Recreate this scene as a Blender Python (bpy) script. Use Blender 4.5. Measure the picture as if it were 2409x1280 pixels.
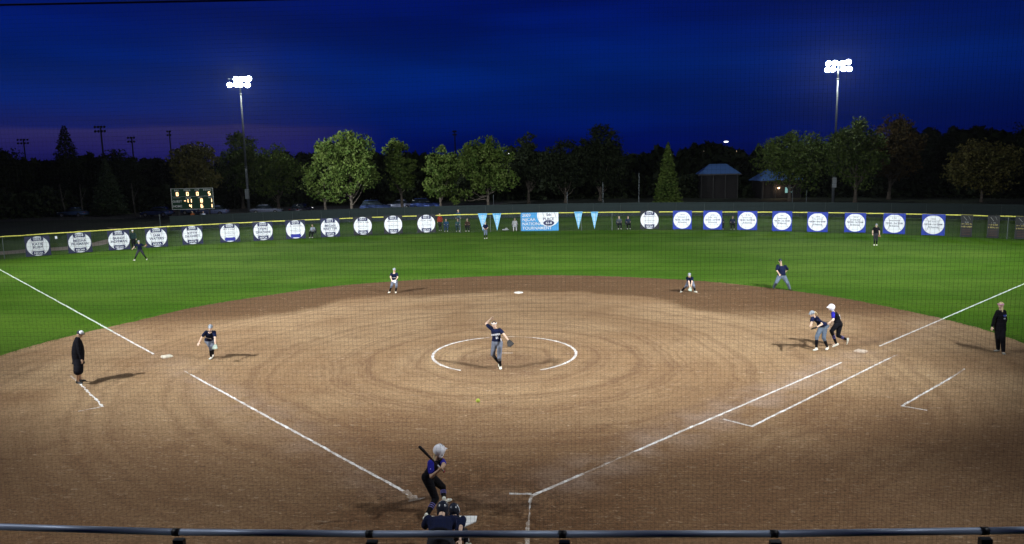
import bpy, bmesh, math, random
import numpy as np
from mathutils import Vector, Matrix, noise
R = math.radians
PI = math.pi
rnd = random.Random(11)
for o in list(bpy.data.objects):
    bpy.data.objects.remove(o)
scene = bpy.context.scene
COL = scene.collection

# ---------------------------------------------------------------- camera
cam_d = bpy.data.cameras.new('camera')
cam = bpy.data.objects.new('camera', cam_d)
COL.objects.link(cam)
_p = (1.73479, -13.54038, 6.94520); _yaw, _pit, _rol = -0.0522281, 0.146001, -0.0208968
_f = Vector((math.sin(_yaw)*math.cos(_pit), math.cos(_yaw)*math.cos(_pit), -math.sin(_pit)))
_r = Vector((math.cos(_yaw), -math.sin(_yaw), 0)); _u = _r.cross(_f)
_r2 = _r*math.cos(_rol) + _u*math.sin(_rol); _u2 = -_r*math.sin(_rol) + _u*math.cos(_rol)
m = Matrix((_r2, _u2, -_f)).transposed().to_4x4(); m.translation = Vector(_p)
cam.matrix_world = m
cam_d.sensor_width = 36; cam_d.lens = 1756.8/2409*36
cam_d.clip_start = .1; cam_d.clip_end = 3000
scene.camera = cam

# ---------------------------------------------------------------- dusk sky
world = bpy.data.worlds.new('World'); scene.world = world; world.use_nodes = True
nt = world.node_tree; nt.nodes.clear()
def N(t, **kw):
    n = nt.nodes.new(t)
    for k, v in kw.items(): setattr(n, k, v)
    return n
L = lambda a, b: nt.links.new(a, b)
def wm(op, a, b=None, c=None):
    n = N('ShaderNodeMath', operation=op)
    for i, v in enumerate((a, b, c)):
        if v is None: continue
        if isinstance(v, (int, float)): n.inputs[i].default_value = v
        else: L(v, n.inputs[i])
    return n.outputs[0]
def s2l(c): return tuple((x/255/12.92 if x/255 <= .04045 else ((x/255+.055)/1.055)**2.4) for x in c)
tc = N('ShaderNodeTexCoord'); sx = N('ShaderNodeSeparateXYZ'); L(tc.outputs['Generated'], sx.inputs[0])
X, Y, Z = sx.outputs
el = wm('MULTIPLY', wm('ARCSINE', Z), 180/PI)
rmp = N('ShaderNodeValToRGB'); L(wm('DIVIDE', el, 30), rmp.inputs[0])
er = rmp.color_ramp
stops = [(0, (2, 9, 70)), (.05, (0, 13, 82)), (.13, (0, 24, 94)), (.22, (0, 30, 104)), (.33, (0, 21, 97)), (.42, (1, 13, 84)), (.6, (0, 7, 66)), (1, (0, 2, 42))]
er.elements[0].position = 0; er.elements[1].position = 1
er.elements[0].color = (*s2l(stops[0][1]), 1); er.elements[1].color = (*s2l(stops[-1][1]), 1)
for q, c in stops[1:-1]:
    e = er.elements.new(q); e.color = (*s2l(c), 1)
# azimuth: brighter towards the afterglow, darker to the right
dg = wm('ADD', wm('MULTIPLY', X, -.34), wm('MULTIPLY', Y, .94))
side = N('ShaderNodeMapRange'); side.interpolation_type = 'SMOOTHSTEP'
L(dg, side.inputs['Value']); side.inputs['From Min'].default_value = .25; side.inputs['From Max'].default_value = 1
side.inputs['To Min'].default_value = .4; side.inputs['To Max'].default_value = 1.12
# cloud streaks
mp = N('ShaderNodeMapping'); L(tc.outputs['Generated'], mp.inputs[0]); mp.inputs['Scale'].default_value = (1.3, 1.3, 13)
nz = N('ShaderNodeTexNoise'); L(mp.outputs[0], nz.inputs[0]); nz.inputs['Scale'].default_value = 2.2; nz.inputs['Detail'].default_value = 4
ck = N('ShaderNodeMapRange'); L(nz.outputs[0], ck.inputs[0]); ck.inputs[1].default_value = .3; ck.inputs[2].default_value = .7; ck.inputs[3].default_value = .72; ck.inputs[4].default_value = 1.25
mul = wm('MULTIPLY', side.outputs[0], ck.outputs[0])
vm = N('ShaderNodeVectorMath', operation='SCALE'); L(rmp.outputs[0], vm.inputs[0]); L(mul, vm.inputs['Scale'])
# afterglow low on the left
dl = wm('ADD', wm('MULTIPLY', X, -.50), wm('MULTIPLY', Y, .866))
gs = N('ShaderNodeMapRange'); gs.interpolation_type = 'SMOOTHSTEP'; L(dl, gs.inputs[0]); gs.inputs[1].default_value = .945; gs.inputs[2].default_value = 1.0
wob = wm('ADD', el, wm('MULTIPLY', wm('SUBTRACT', nz.outputs[0], .5), 2.2))
gr = N('ShaderNodeValToRGB'); L(wm('DIVIDE', wob, 12), gr.inputs[0]); ge = gr.color_ramp
gst = [(0, (.004, .002, .002)), (.10, (.010, .005, .003)), (.18, (.020, .011, .005)), (.225, (.024, .014, .005)), (.25, (.008, .005, .000)), (.42, (.003, .003, 0)), (.6, (0, 0, 0))]
ge.elements[0].position = 0; ge.elements[1].position = 1; ge.elements[0].color = (*gst[0][1], 1); ge.elements[1].color = (0, 0, 0, 1)
for q, c in gst[1:]:
    e = ge.elements.new(q); e.color = (*c, 1)
gv = N('ShaderNodeVectorMath', operation='SCALE'); L(gr.outputs[0], gv.inputs[0]); L(gs.outputs[0], gv.inputs['Scale'])
ad = N('ShaderNodeVectorMath', operation='ADD'); L(vm.outputs[0], ad.inputs[0]); L(gv.outputs[0], ad.inputs[1])
bg = N('ShaderNodeBackground'); L(ad.outputs[0], bg.inputs[0]); bg.inputs[1].default_value = 1
wo = N('ShaderNodeOutputWorld'); L(bg.outputs[0], wo.inputs[0])
cy = scene.cycles; cy.max_bounces = 5; cy.diffuse_bounces = 2; cy.glossy_bounces = 2; cy.volume_bounces = 0; cy.transmission_bounces = 2
vs = scene.view_settings
vs.view_transform = 'Standard'; vs.look = 'None'; vs.exposure = 0; vs.gamma = 1; vs.use_curve_mapping = False
scene.display_settings.display_device = 'sRGB'

# flood towers: foot, height, heads, beams = (target, cone degrees, watts)
TOWERS = [
    ((-29, -4.5), 22, [((1, 21.5, 0), 55, 94000), ((-16, 46, 0), 66, 98000), ((0, 1, 0), 40, 17000)], (.93, .97, 1.0), 'floodlight pole beside the near end of the third base line', 3000),
    ((25, -4), 21.5, [((-1, 21.5, 0), 55, 89000), ((14, 46, 0), 60, 84000), ((0, 1, 0), 40, 17000)], (.93, .97, 1.0), 'floodlight pole beside the near end of the first base line', 3000),
    ((-56, 27), 21.5, [((-8, 54, 0), 72, 95000), ((-26, 88, 9.5), 21, 330000), ((-8, 91, 7), 30, 6000)], (.93, .97, 1.0), 'floodlight pole outside the left field line', 0),
    ((53, 21), 21.5, [((8, 54, 0), 72, 86000), ((50, 102, 9), 34, 8000)], (.93, .97, 1.0), 'floodlight pole outside the right field line', 0),
    ((-45.3, 101.4), 20.0, [((-20, 45, 0), 80, 22000)], (.95, 1.0, .93), 'tall lit floodlight pole at the left, near the scoreboard', 1500),
    ((44.5, 102.0), 20.0, [((20, 50, 0), 90, 20000)], (.95, 1.0, .95), 'tall lit floodlight pole at the right, rising from the trees', 3000),
]

# ---------------------------------------------------------------- helpers
def new_mat(name, col=(.5, .5, .5), rough=.7, metal=0, emis=None, estr=0, var=0, vscale=8, spec=.5):
    m = bpy.data.materials.new(name); m.use_nodes = True
    b = m.node_tree.nodes['Principled BSDF']
    b.inputs['Base Color'].default_value = (*col, 1); b.inputs['Roughness'].default_value = rough
    b.inputs['Metallic'].default_value = metal; b.inputs['Specular IOR Level'].default_value = spec
    if emis:
        b.inputs['Emission Color'].default_value = (*emis, 1); b.inputs['Emission Strength'].default_value = estr
    if var:
        t = m.node_tree; c = t.nodes.new('ShaderNodeTexCoord'); n = t.nodes.new('ShaderNodeTexNoise')
        n.inputs['Scale'].default_value = vscale; n.inputs['Detail'].default_value = 5
        t.links.new(c.outputs['Object'], n.inputs[0])
        r_ = t.nodes.new('ShaderNodeMapRange'); t.links.new(n.outputs[0], r_.inputs[0])
        r_.inputs[1].default_value = .3; r_.inputs[2].default_value = .7; r_.inputs[3].default_value = 1-var; r_.inputs[4].default_value = 1+var
        v = t.nodes.new('ShaderNodeVectorMath'); v.operation = 'SCALE'; v.inputs[0].default_value = col
        t.links.new(r_.outputs[0], v.inputs['Scale']); t.links.new(v.outputs[0], b.inputs['Base Color'])
    return m
M = {}
def mat(name, *a, **k):
    if name not in M: M[name] = new_mat(name, *a, **k)
    return M[name]

def link(name, me, m=None, parent=None, smooth=False):
    if m is not None:
        me.materials.clear(); me.materials.append(m)
    if smooth: me.shade_smooth()
    o = bpy.data.objects.new(name, me); COL.objects.link(o)
    if parent is not None: o.parent = parent
    return o
def from_bm(name, bm, m=None, parent=None, smooth=False):
    me = bpy.data.meshes.new(name); bm.to_mesh(me); bm.free()
    return link(name, me, m, parent, smooth)
def from_lists(name, v, f, m=None, parent=None, smooth=False):
    me = bpy.data.meshes.new(name); me.from_pydata(v, [], f); me.update()
    return link(name, me, m, parent, smooth)
def empty(name, loc=(0, 0, 0), rz=0):
    o = bpy.data.objects.new(name, None); COL.objects.link(o); o.location = loc; o.rotation_euler = (0, 0, rz)
    o.empty_display_size = .2
    return o
def tag(o, label, cat, group=None):
    o['label'] = label; o['category'] = cat
    if group: o['group'] = group
    return o
def structure(o): o['kind'] = 'structure'; return o

class MB:
    """collects boxes, tubes, lofts into one mesh"""
    def __init__(s): s.v = []; s.f = []
    def add(s, v, f):
        n = len(s.v); s.v += [tuple(q) for q in v]; s.f += [tuple(i+n for i in q) for q in f]; return s
    def box(s, c, d, rz=0, M3=None):
        hx, hy, hz = d[0]/2, d[1]/2, d[2]/2
        Q = M3 if M3 is not None else Matrix.Rotation(rz, 3, 'Z')
        vs_ = [Vector(c) + Q @ Vector((a*hx, b*hy, e*hz)) for a, b, e in ((-1,-1,-1),(1,-1,-1),(1,1,-1),(-1,1,-1),(-1,-1,1),(1,-1,1),(1,1,1),(-1,1,1))]
        return s.add(vs_, [(0,3,2,1),(4,5,6,7),(0,1,5,4),(1,2,6,5),(2,3,7,6),(3,0,4,7)])
    def ring(s, c, U, V, n):
        return [Vector(c) + U*math.cos(2*PI*i/n) + V*math.sin(2*PI*i/n) for i in range(n)]
    def loft(s, secs, n=14):
        v = []
        for c, U, V in secs: v += s.ring(c, U, V, n)
        k = len(secs); f = []
        for j in range(k-1):
            for i in range(n):
                i2 = (i+1) % n; f.append((j*n+i, j*n+i2, (j+1)*n+i2, (j+1)*n+i))
        f.append(tuple(reversed(range(n)))); f.append(tuple(range((k-1)*n, k*n)))
        return s.add(v, f)
    def tube(s, a, b, ra, rb=None, n=8):
        rb = ra if rb is None else rb
        a = Vector(a); b = Vector(b); d = (b-a)
        if d.length < 1e-6: return s
        d.normalize(); U = d.orthogonal().normalized(); V = d.cross(U)
        return s.loft([(a, U*ra, V*ra), (b, U*rb, V*rb)], n)
    def path(s, pts, r, n=6):
        for a, b in zip(pts[:-1], pts[1:]): s.tube(a, b, r, r, n)
        return s
    def capsule(s, a, b, ra, rb=None, n=12):
        rb = ra if rb is None else rb
        a = Vector(a); b = Vector(b); d = b-a; Lg = d.length
        if Lg < 1e-5: d = Vector((0, 0, 1)); b = a + d*.002
        d.normalize(); U = d.orthogonal().normalized(); V = d.cross(U)
        secs = []
        for t in (-.98, -.85, -.5, 0): rr = math.sqrt(1-t*t); secs.append((a + d*ra*t, U*ra*rr, V*ra*rr))
        for t in (0, .5, .85, .98): rr = math.sqrt(1-t*t); secs.append((b + d*rb*t, U*rb*rr, V*rb*rr))
        return s.loft(secs, n)
    def ellipsoid(s, c, A, B, C, n=14, k=9):
        secs = []
        for j in range(k):
            t = -.985 + 1.97*j/(k-1); t = math.sin(t*PI/2); t = max(-.99, min(.99, t)); rr = math.sqrt(1-t*t)
            secs.append((Vector(c) + Vector(C)*t, Vector(A)*rr, Vector(B)*rr))
        return s.loft(secs, n)
    def mesh(s, name):
        me = bpy.data.meshes.new(name); me.from_pydata(s.v, [], s.f); me.update(); return me
    def build(s, name, m=None, parent=None, smooth=False):
        return link(name, s.mesh(name), m, parent, smooth)
    def voxel(s, name, vox, m=None, parent=None, sm=2, extra=None):
        """union of everything as one continuous surface"""
        me = s.mesh('tmp'); o = bpy.data.objects.new('tmp', me); COL.objects.link(o)
        md = o.modifiers.new('r', 'REMESH'); md.mode = 'VOXEL'; md.voxel_size = vox
        if sm:
            q = o.modifiers.new('s', 'SMOOTH'); q.iterations = sm; q.factor = .5
        dg_ = bpy.context.evaluated_depsgraph_get()
        r_ = bpy.data.meshes.new_from_object(o.evaluated_get(dg_)); r_.name = name
        bpy.data.objects.remove(o); bpy.data.meshes.remove(me)
        return link(name, r_, m, parent, True)
_fonts = {}
def text_mesh(t, size=1, sx=1.0, bold=0.0):
    k = (t, round(size, 4), round(sx, 3), bold)
    if k not in _fonts:
        c = bpy.data.curves.new('t', 'FONT'); c.body = t; c.size = size; c.align_x = 'CENTER'; c.align_y = 'CENTER'
        c.offset = bold*size; c.resolution_u = 3
        o = bpy.data.objects.new('t', c); COL.objects.link(o)
        dg_ = bpy.context.evaluated_depsgraph_get()
        me = bpy.data.meshes.new_from_object(o.evaluated_get(dg_))
        bpy.data.objects.remove(o)
        for v in me.vertices: v.co.x *= sx
        _fonts[k] = me
    return _fonts[k]
def text_on(name, t, size, m, parent, pos, sx=1.0, bold=0.0, rot=(PI/2, 0, 0), fit=None):
    me = text_mesh(t, size, sx, bold)
    if fit and len(me.vertices):
        w = max(v.co.x for v in me.vertices) - min(v.co.x for v in me.vertices)
        if w > fit: me = text_mesh(t, size, sx*fit/w, bold)
    if m.name not in [q.name for q in me.materials if q]:
        me = me.copy(); me.materials.clear(); me.materials.append(m)
    o = bpy.data.objects.new(name, me); COL.objects.link(o); o.parent = parent; o.location = pos; o.rotation_euler = rot
    return o
def polar(deg, rad): return Vector((rad*math.sin(R(deg)), rad*math.cos(R(deg)), 0))
# ---------------------------------------------------------------- ground materials
def shader(name):
    m = bpy.data.materials.new(name); m.use_nodes = True; t = m.node_tree
    b = t.nodes['Principled BSDF']; b.inputs['Roughness'].default_value = .95; b.inputs['Specular IOR Level'].default_value = .15
    def nd(ty, **k):
        n = t.nodes.new(ty)
        for a_, v in k.items(): setattr(n, a_, v)
        return n
    def lk(a_, b_): t.links.new(a_, b_)
    def mt(op, a_, b_=None, c_=None, clamp=False):
        n = nd('ShaderNodeMath', operation=op); n.use_clamp = clamp
        for i, v in enumerate((a_, b_, c_)):
            if v is None: continue
            if isinstance(v, (int, float)): n.inputs[i].default_value = v
            else: lk(v, n.inputs[i])
        return n.outputs[0]
    def noi(vec, sc, det=4, dist=0, rough=.55):
        n = nd('ShaderNodeTexNoise'); n.inputs['Scale'].default_value = sc; n.inputs['Detail'].default_value = det
        n.inputs['Distortion'].default_value = dist; n.inputs['Roughness'].default_value = rough
        if vec is not None: lk(vec, n.inputs[0])
        return n.outputs[0]
    def mr(v, a_, b_, c_, d_, smooth=True):
        n = nd('ShaderNodeMapRange'); n.interpolation_type = 'SMOOTHSTEP' if smooth else 'LINEAR'
        lk(v, n.inputs[0])
        for i, q in enumerate((a_, b_, c_, d_)): n.inputs[i+1].default_value = q
        return n.outputs[0]
    def mix(f, c1, c2):
        n = nd('ShaderNodeMix'); n.data_type = 'RGBA'
        if isinstance(f, (int, float)): n.inputs[0].default_value = f
        else: lk(f, n.inputs[0])
        for i, c in ((6, c1), (7, c2)):
            if isinstance(c, tuple): n.inputs[i].default_value = (*c, 1)
            else: lk(c, n.inputs[i])
        return n.outputs[2]
    return m, t, b, nd, lk, mt, noi, mr, mix

def dirt_material():
    m, t, b, nd, lk, mt, noi, mr, mix = shader('infield_dirt')
    tc_ = nd('ShaderNodeTexCoord'); ob = tc_.outputs['Object']
    sp = nd('ShaderNodeSeparateXYZ'); lk(ob, sp.inputs[0]); x, y, z = sp.outputs
    big = noi(ob, .16, 4, .6); mid = noi(ob, 1.1, 5, .4); fine = noi(ob, 14, 6, 0, .7)
    # drag arcs round the pitching circle
    r_ = mt('SQRT', mt('ADD', mt('MULTIPLY', x, x), mt('POWER', mt('ABSOLUTE', mt('SUBTRACT', y, 12.5)), 2)))
    rj = mt('ADD', mt('ADD', r_, mt('MULTIPLY', mid, .45)), mt('MULTIPLY', big, 2.2))
    cm = nd('ShaderNodeCombineXYZ'); lk(rj, cm.inputs[0])
    arcs = noi(cm.outputs[0], 1.9, 5, 0, .65)
    base = mix(mr(big, .35, .65, 0, 1), (.262, .158, .080), (.350, .232, .126))
    base = mix(mt('MULTIPLY', mr(arcs, .44, .60, 0, 1), mr(r_, 4, 12, .6, .35)), base, (.165, .092, .048))
    base = mix(mt('MULTIPLY', mr(mid, .5, .72, 0, 1), .45), base, (.17, .098, .052))
    # damp darker belt just inside the grass line
    rr = mt('ADD', mt('SQRT', mt('ADD', mt('MULTIPLY', x, x), mt('POWER', mt('ABSOLUTE', mt('SUBTRACT', y, 13.1)), 2))), mt('MULTIPLY', mt('SUBTRACT', big, .5), 5))
    belt = mt('MULTIPLY', mt('MULTIPLY', mr(mt('ADD', rr, mt('MULTIPLY', x, .10)), 12.4, 13.8, 0, 1), mr(rr, 18.9, 19.6, 1, .5)), mr(y, 17, 21.5, 0, 1))
    base = mix(mt('MULTIPLY', belt, .92), base, (.112, .058, .025))
    # turned-over soil in the pitching circle and round the plate
    rp = mt('SQRT', mt('ADD', mt('POWER', mt('ABSOLUTE', x), 2), mt('POWER', mt('ABSOLUTE', mt('SUBTRACT', y, 11.6)), 2)))
    base = mix(mt('MULTIPLY', mr(mt('ADD', rp, mt('MULTIPLY', mid, .9)), 1.6, 2.9, 1, 0), .5), base, (.15, .085, .046))
    rh = mt('SQRT', mt('ADD', mt('POWER', mt('ABSOLUTE', x), 2), mt('POWER', mt('ABSOLUTE', y), 2)))
    ph = noi(ob, 2.6, 5, 1.2)
    base = mix(mt('MULTIPLY', mt('MULTIPLY', mr(rh, 1.7, 4.2, 1, .0), mr(ph, .38, .56, 0, 1)), .85), base, (.092, .050, .024))
    # redder, browner near soil: damp earth plus light falloff painted into the colour
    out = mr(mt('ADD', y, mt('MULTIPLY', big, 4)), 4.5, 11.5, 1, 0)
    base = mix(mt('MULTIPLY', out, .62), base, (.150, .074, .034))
    # chalk dust kicked along the lines
    for sg in (1, -1):
        dl_ = mt('ABSOLUTE', mt('SUBTRACT', y, mt('MULTIPLY', x, sg)))
        dust = mt('MULTIPLY', mr(dl_, .0, 1.9, 1, 0), mr(noi(ob, .9, 6, .5), .30, .72, 0, 1))
        dust = mt('MULTIPLY', dust, mr(y, .3, 2.0, 0, 1))
        dust = mt('MULTIPLY', dust, mr(rh, 15, 19, 1, .35))
        base = mix(mt('MULTIPLY', dust, .42 if sg > 0 else .22), base, (.44, .34, .28))
    # small scuffs, footprints, pebbles
    mp_ = nd('ShaderNodeMapping'); lk(ob, mp_.inputs[0]); mp_.inputs['Scale'].default_value = (2.0, 5.5, 1)
    sc_ = noi(mp_.outputs[0], 1.6, 6, 1.5, .65)
    base = mix(mt('MULTIPLY', mr(sc_, .58, .68, 0, 1), .6), base, (.45, .33, .22))
    base = mix(mt('MULTIPLY', mr(sc_, .30, .43, 1, 0), .6), base, (.09, .05, .028))
    # heel marks and scraped soil where players stand
    vo = nd('ShaderNodeTexVoronoi'); vo.inputs['Scale'].default_value = 3.4; vo.inputs['Randomness'].default_value = 1
    wv = nd('ShaderNodeVectorMath', operation='ADD'); lk(ob, wv.inputs[0]); nn_ = nd('ShaderNodeTexNoise'); nn_.inputs['Scale'].default_value = 3; lk(ob, nn_.inputs[0]); lk(nn_.outputs[1], wv.inputs[1]); lk(wv.outputs[0], vo.inputs[0])
    heel = mt('MULTIPLY', mr(vo.outputs[0], .10, .26, 1, 0), mr(noi(ob, .55, 3), .46, .60, 0, 1))
    hm_ = mt('ADD', mt('ADD', mr(rh, 1.0, 4.5, 1, .22), mr(rp, 1.2, 3.4, .6, 0)), .12, clamp=True)
    base = mix(mt('MULTIPLY', heel, mt('MULTIPLY', hm_, .8)), base, (.085, .048, .026))
    v = nd('ShaderNodeVectorMath', operation='SCALE'); lk(base, v.inputs[0]); lk(mr(fine, .25, .75, .62, 1.38), v.inputs['Scale'])
    lk(v.outputs[0], b.inputs['Base Color'])
    bp = nd('ShaderNodeBump'); bp.inputs['Strength'].default_value = .8; bp.inputs['Distance'].default_value = .05
    lk(mt('ADD', mt('MULTIPLY', sc_, 1.0), mt('MULTIPLY', fine, .5)), bp.inputs['Height']); lk(bp.outputs[0], b.inputs['Normal'])
    return m

def grass_material():
    m, t, b, nd, lk, mt, noi, mr, mix = shader('lawn')
    tc_ = nd('ShaderNodeTexCoord'); ob = tc_.outputs['Object']
    sp = nd('ShaderNodeSeparateXYZ'); lk(ob, sp.inputs[0]); x, y, z = sp.outputs
    big = noi(ob, .07, 4, .5); mid = noi(ob, .5, 6, .3); fine = noi(ob, 7, 6, 0, .75)
    mp_ = nd('ShaderNodeMapping'); lk(ob, mp_.inputs[0]); mp_.inputs['Scale'].default_value = (.25, 1.6, 1)
    stk = noi(mp_.outputs[0], 1.0, 5, .4)
    base = mix(mr(big, .35, .65, 0, 1), (.052, .122, .006), (.084, .155, .017))
    base = mix(mt('MULTIPLY', mr(mid, .45, .75, 0, 1), .4), base, (.022, .076, .003))
    base = mix(mt('MULTIPLY', mr(stk, .5, .7, 0, 1), .4), base, (.082, .14, .02))
    # mowing passes, soft
    w = mt('SINE', mt('ADD', mt('MULTIPLY', mt('ADD', mt('MULTIPLY', x, .12), y), .95), mt('MULTIPLY', big, 3)))
    base = mix(mr(w, -.5, .5, 0, .28), base, (.022, .078, .003))
    v = nd('ShaderNodeVectorMath', operation='SCALE'); lk(base, v.inputs[0]); lk(mr(fine, .25, .75, .7, 1.3), v.inputs['Scale'])
    lk(v.outputs[0], b.inputs['Base Color'])
    bp = nd('ShaderNodeBump'); bp.inputs['Strength'].default_value = .5; bp.inputs['Distance'].default_value = .05
    lk(mt('ADD', fine, mid), bp.inputs['Height']); lk(bp.outputs[0], b.inputs['Normal'])
    b.inputs['Specular IOR Level'].default_value = .05
    return m

def chalk_material():
    m, t, b, nd, lk, mt, noi, mr, mix = shader('chalk')
    tc_ = nd('ShaderNodeTexCoord'); ob = tc_.outputs['Object']
    n1 = noi(ob, 3.2, 6, .6, .7); n2 = noi(ob, 24, 4)
    base = mix(mr(mt('ADD', n1, mt('MULTIPLY', n2, .3)), .52, .74, 0, .6), (.84, .83, .82), (.26, .18, .115))
    lk(base, b.inputs['Base Color'])
    return m
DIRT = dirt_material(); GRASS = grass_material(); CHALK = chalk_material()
FAINT = bpy.data.materials.new('worn_chalk'); FAINT = CHALK.copy(); FAINT.name = 'worn_chalk'
for n in FAINT.node_tree.nodes:
    if n.type == 'MAP_RANGE': n.inputs[1].default_value = .40; n.inputs[2].default_value = .68; n.inputs[4].default_value = .92
DARKSOIL = mat('rough_grass', (.009, .020, .005), .95, var=.4, vscale=.3)

# ground sheets
structure(from_lists('ground', [(-1500, -300, 0), (1500, -300, 0), (1500, 2500, 0), (-1500, 2500, 0)], [(0, 1, 2, 3)], DARKSOIL))
pts = [Vector((-84, -12, .004)), Vector((84, -12, .004))] + [Vector((0, 0, .004)) + polar(a, 86) for a in range(84, -85, -4)]
structure(from_lists('outfield_grass', [tuple(v) for v in pts], [tuple(range(len(pts)))], GRASS))
pts = []
for i in range(0, 361):                      # uneven cut edge of the skinned infield
    a = R(-97 + 194*i/360)
    rr = 18.95 + .5*noise.noise(Vector((i*.03, 0, 0))) + .10*noise.noise(Vector((i*.35, 5, 0))) + .5*max(0, abs(a)-1.2)
    pts.append((rr*math.sin(a), 13.1 + rr*math.cos(a), .008))
pts += [(21, 4, .008), (21, -9.5, .008), (-21, -9.5, .008), (-21, 4, .008)]
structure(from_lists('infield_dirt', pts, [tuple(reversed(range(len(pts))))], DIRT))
# a thin low lip of longer grass where the lawn meets the dirt
mb = MB()
for i in range(5200):
    a = rnd.uniform(R(-88), R(88)); q = 18.95 + .5*max(0, abs(a)-1.2) + rnd.uniform(-.12, .55)
    x_, y_ = q*math.sin(a), 13.1+q*math.cos(a); h = rnd.uniform(.02, .055); w = rnd.uniform(.01, .025); an = rnd.uniform(0, PI)
    mb.add([(x_-w*math.cos(an), y_-w*math.sin(an), 0), (x_+w*math.cos(an), y_+w*math.sin(an), 0), (x_+rnd.uniform(-.02, .02), y_+rnd.uniform(-.02, .02), h)], [(0, 1, 2)])
o = mb.build('grass_edge', mat('grass_blade', (.045, .115, .006), .9)); o['kind'] = 'stuff'
# loose clods of soil on the near dirt
mb = MB()
for i in range(5200):
    x_, y_ = rnd.gauss(0, 3.2), rnd.uniform(-4.5, 9); r_ = rnd.uniform(.004, .017)
    if rnd.random() < .45: x_, y_ = rnd.gauss(0, 1.3), rnd.gauss(.4, 1.1)
    mb.add([(x_+r_*1.3*rnd.uniform(.6, 1.2), y_, .006), (x_-r_*.7, y_+r_*1.1, .006), (x_-r_*.8, y_-r_, .006), (x_+rnd.uniform(-.3, .3)*r_, y_, .008+r_*rnd.uniform(.7, 1.2))], [(0, 1, 3), (1, 2, 3), (2, 0, 3)])
o = mb.build('soil_clods', mat('clod_soil', (.20, .125, .07), .95, var=.4, vscale=9)); o['kind'] = 'stuff'
# gravel path beyond the left field fence
lp = [(-60, 39.0), (-45.3, 47.6), (-43.9, 48.9), (-41.4, 50.9), (-40.5, 54.5), (-42.3, 62.8), (-50, 74)]
rp_ = [(-62, 42.5), (-47.3, 50.3), (-46, 51.7), (-43.4, 53.6), (-42.9, 57.0), (-44.3, 64.8), (-53, 76)]
v = [(x_, y_, .012) for x_, y_ in lp] + [(x_, y_, .012) for x_, y_ in rp_]; n = len(lp)
structure(from_lists('gravel_path', v, [(i, i+1, n+i+1, n+i) for i in range(n-1)], mat('gravel', (.34, .27, .22), .95, var=.25, vscale=6)))
structure(from_lists('parking_lot', [(-90, 89, .012), (-8, 96, .012), (-6, 118, .012), (-95, 112, .012)], [(0, 1, 2, 3)], mat('asphalt', (.045, .045, .05), .85, var=.2)))

# ---------------------------------------------------------------- chalk lines
def strip(name, a, b, w=.085, z=.014, m=None, wear=.25, seed=0):
    a = Vector((*a, z)); b = Vector((*b, z)); d = b-a; Ln = d.length; d.normalize(); nn = Vector((-d.y, d.x, 0))
    k = max(6, int(Ln/.09)); v = []; f = []
    for i in range(k+1):
        p = a + d*(Ln*i/k)
        l = w/2*(1 + wear*noise.noise(Vector((i*.31, seed, 0))) + wear*.8*rnd.uniform(-1, 1)); r_ = w/2*(1 + wear*noise.noise(Vector((i*.27, seed+9, 0))) + wear*.8*rnd.uniform(-1, 1))
        dr = nn*(.012*noise.noise(Vector((i*.05, seed+3, 1))))
        v += [tuple(p+dr+nn*max(l, .004)), tuple(p+dr-nn*max(r_, .004))]
        if i: f.append((2*i-2, 2*i-1, 2*i+1, 2*i))
    return structure(from_lists(name, v, f, m or CHALK))
def ln(t, sg): return (sg*t/math.sqrt(2), t/math.sqrt(2))
strip('foul_line', ln(1.75, -1), ln(14.75, -1), .072, wear=.4, seed=1)
strip('foul_line', ln(14.75, -1), ln(15.6, -1), .05, m=FAINT, wear=.8, seed=2)
strip('foul_line', ln(18.9, -1), ln(24.6, -1), .075, seed=3)
PAINT = mat('field_paint', (.62, .72, .62), .9, var=.2, vscale=5)
strip('foul_line', ln(24.6, -1), ln(61.3, -1), .08, z=.02, m=PAINT, seed=4)
strip('foul_line', ln(1.8, 1), ln(3.4, 1), .085, seed=5)
strip('foul_line', ln(3.4, 1), ln(5.2, 1), .065, m=FAINT, wear=.8, seed=6)
strip('foul_line', ln(5.2, 1), ln(9.2, 1), .075, wear=.45, seed=7)
strip('foul_line', ln(9.2, 1), ln(16.3, 1), .07, seed=8)
strip('foul_line', ln(19.4, 1), ln(25.6, 1), .075, seed=9)
strip('foul_line', ln(25.6, 1), ln(61.3, 1), .08, z=.02, m=PAINT, seed=10)
strip('runner_lane_line', (6.92, 5.39), (13.3, 12.0), .07, seed=11)
strip('runner_lane_line', (13.3, 12.0), (13.8, 12.5), .05, m=FAINT, wear=.7, seed=12)
strip('runner_lane_line', (6.95, 5.36), (6.3, 5.95), .075, seed=13)
strip('coach_box_line', (-14.75, 10.5), (-13.95, 9.7), .06, m=FAINT, seed=14)
strip('coach_box_line', (-13.95, 9.7), (-11.6, 7.2), .055, wear=1.0, seed=15)
strip('coach_box_line', (-11.6, 7.22), (-12.1, 6.8), .045, wear=.8, seed=16)
strip('coach_box_line', (11.42, 6.95), (14.3, 9.8), .062, wear=.5, seed=17)
strip('coach_box_line', (14.3, 9.8), (15.1, 10.65), .06, m=FAINT, wear=.5, seed=18)
strip('coach_box_line', (11.44, 6.98), (11.95, 6.6), .06, seed=19)
strip('batters_box_line', (.80, 1.37), (1.27, 1.36), .08, z=.016, wear=.5, seed=20)
strip('batters_box_line', (1.27, 1.30), (1.25, .95), .07, m=FAINT, seed=21)
strip('batters_box_line', (1.25, .95), (1.24, .15), .025, m=FAINT, wear=.9, seed=22)
strip('batters_box_line', (1.24, .15), (1.23, -.95), .075, m=FAINT, wear=.6, seed=23)
strip('batters_box_line', (1.23, -.96), (.75, -.97), .06, m=FAINT, wear=.8, seed=24)
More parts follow.
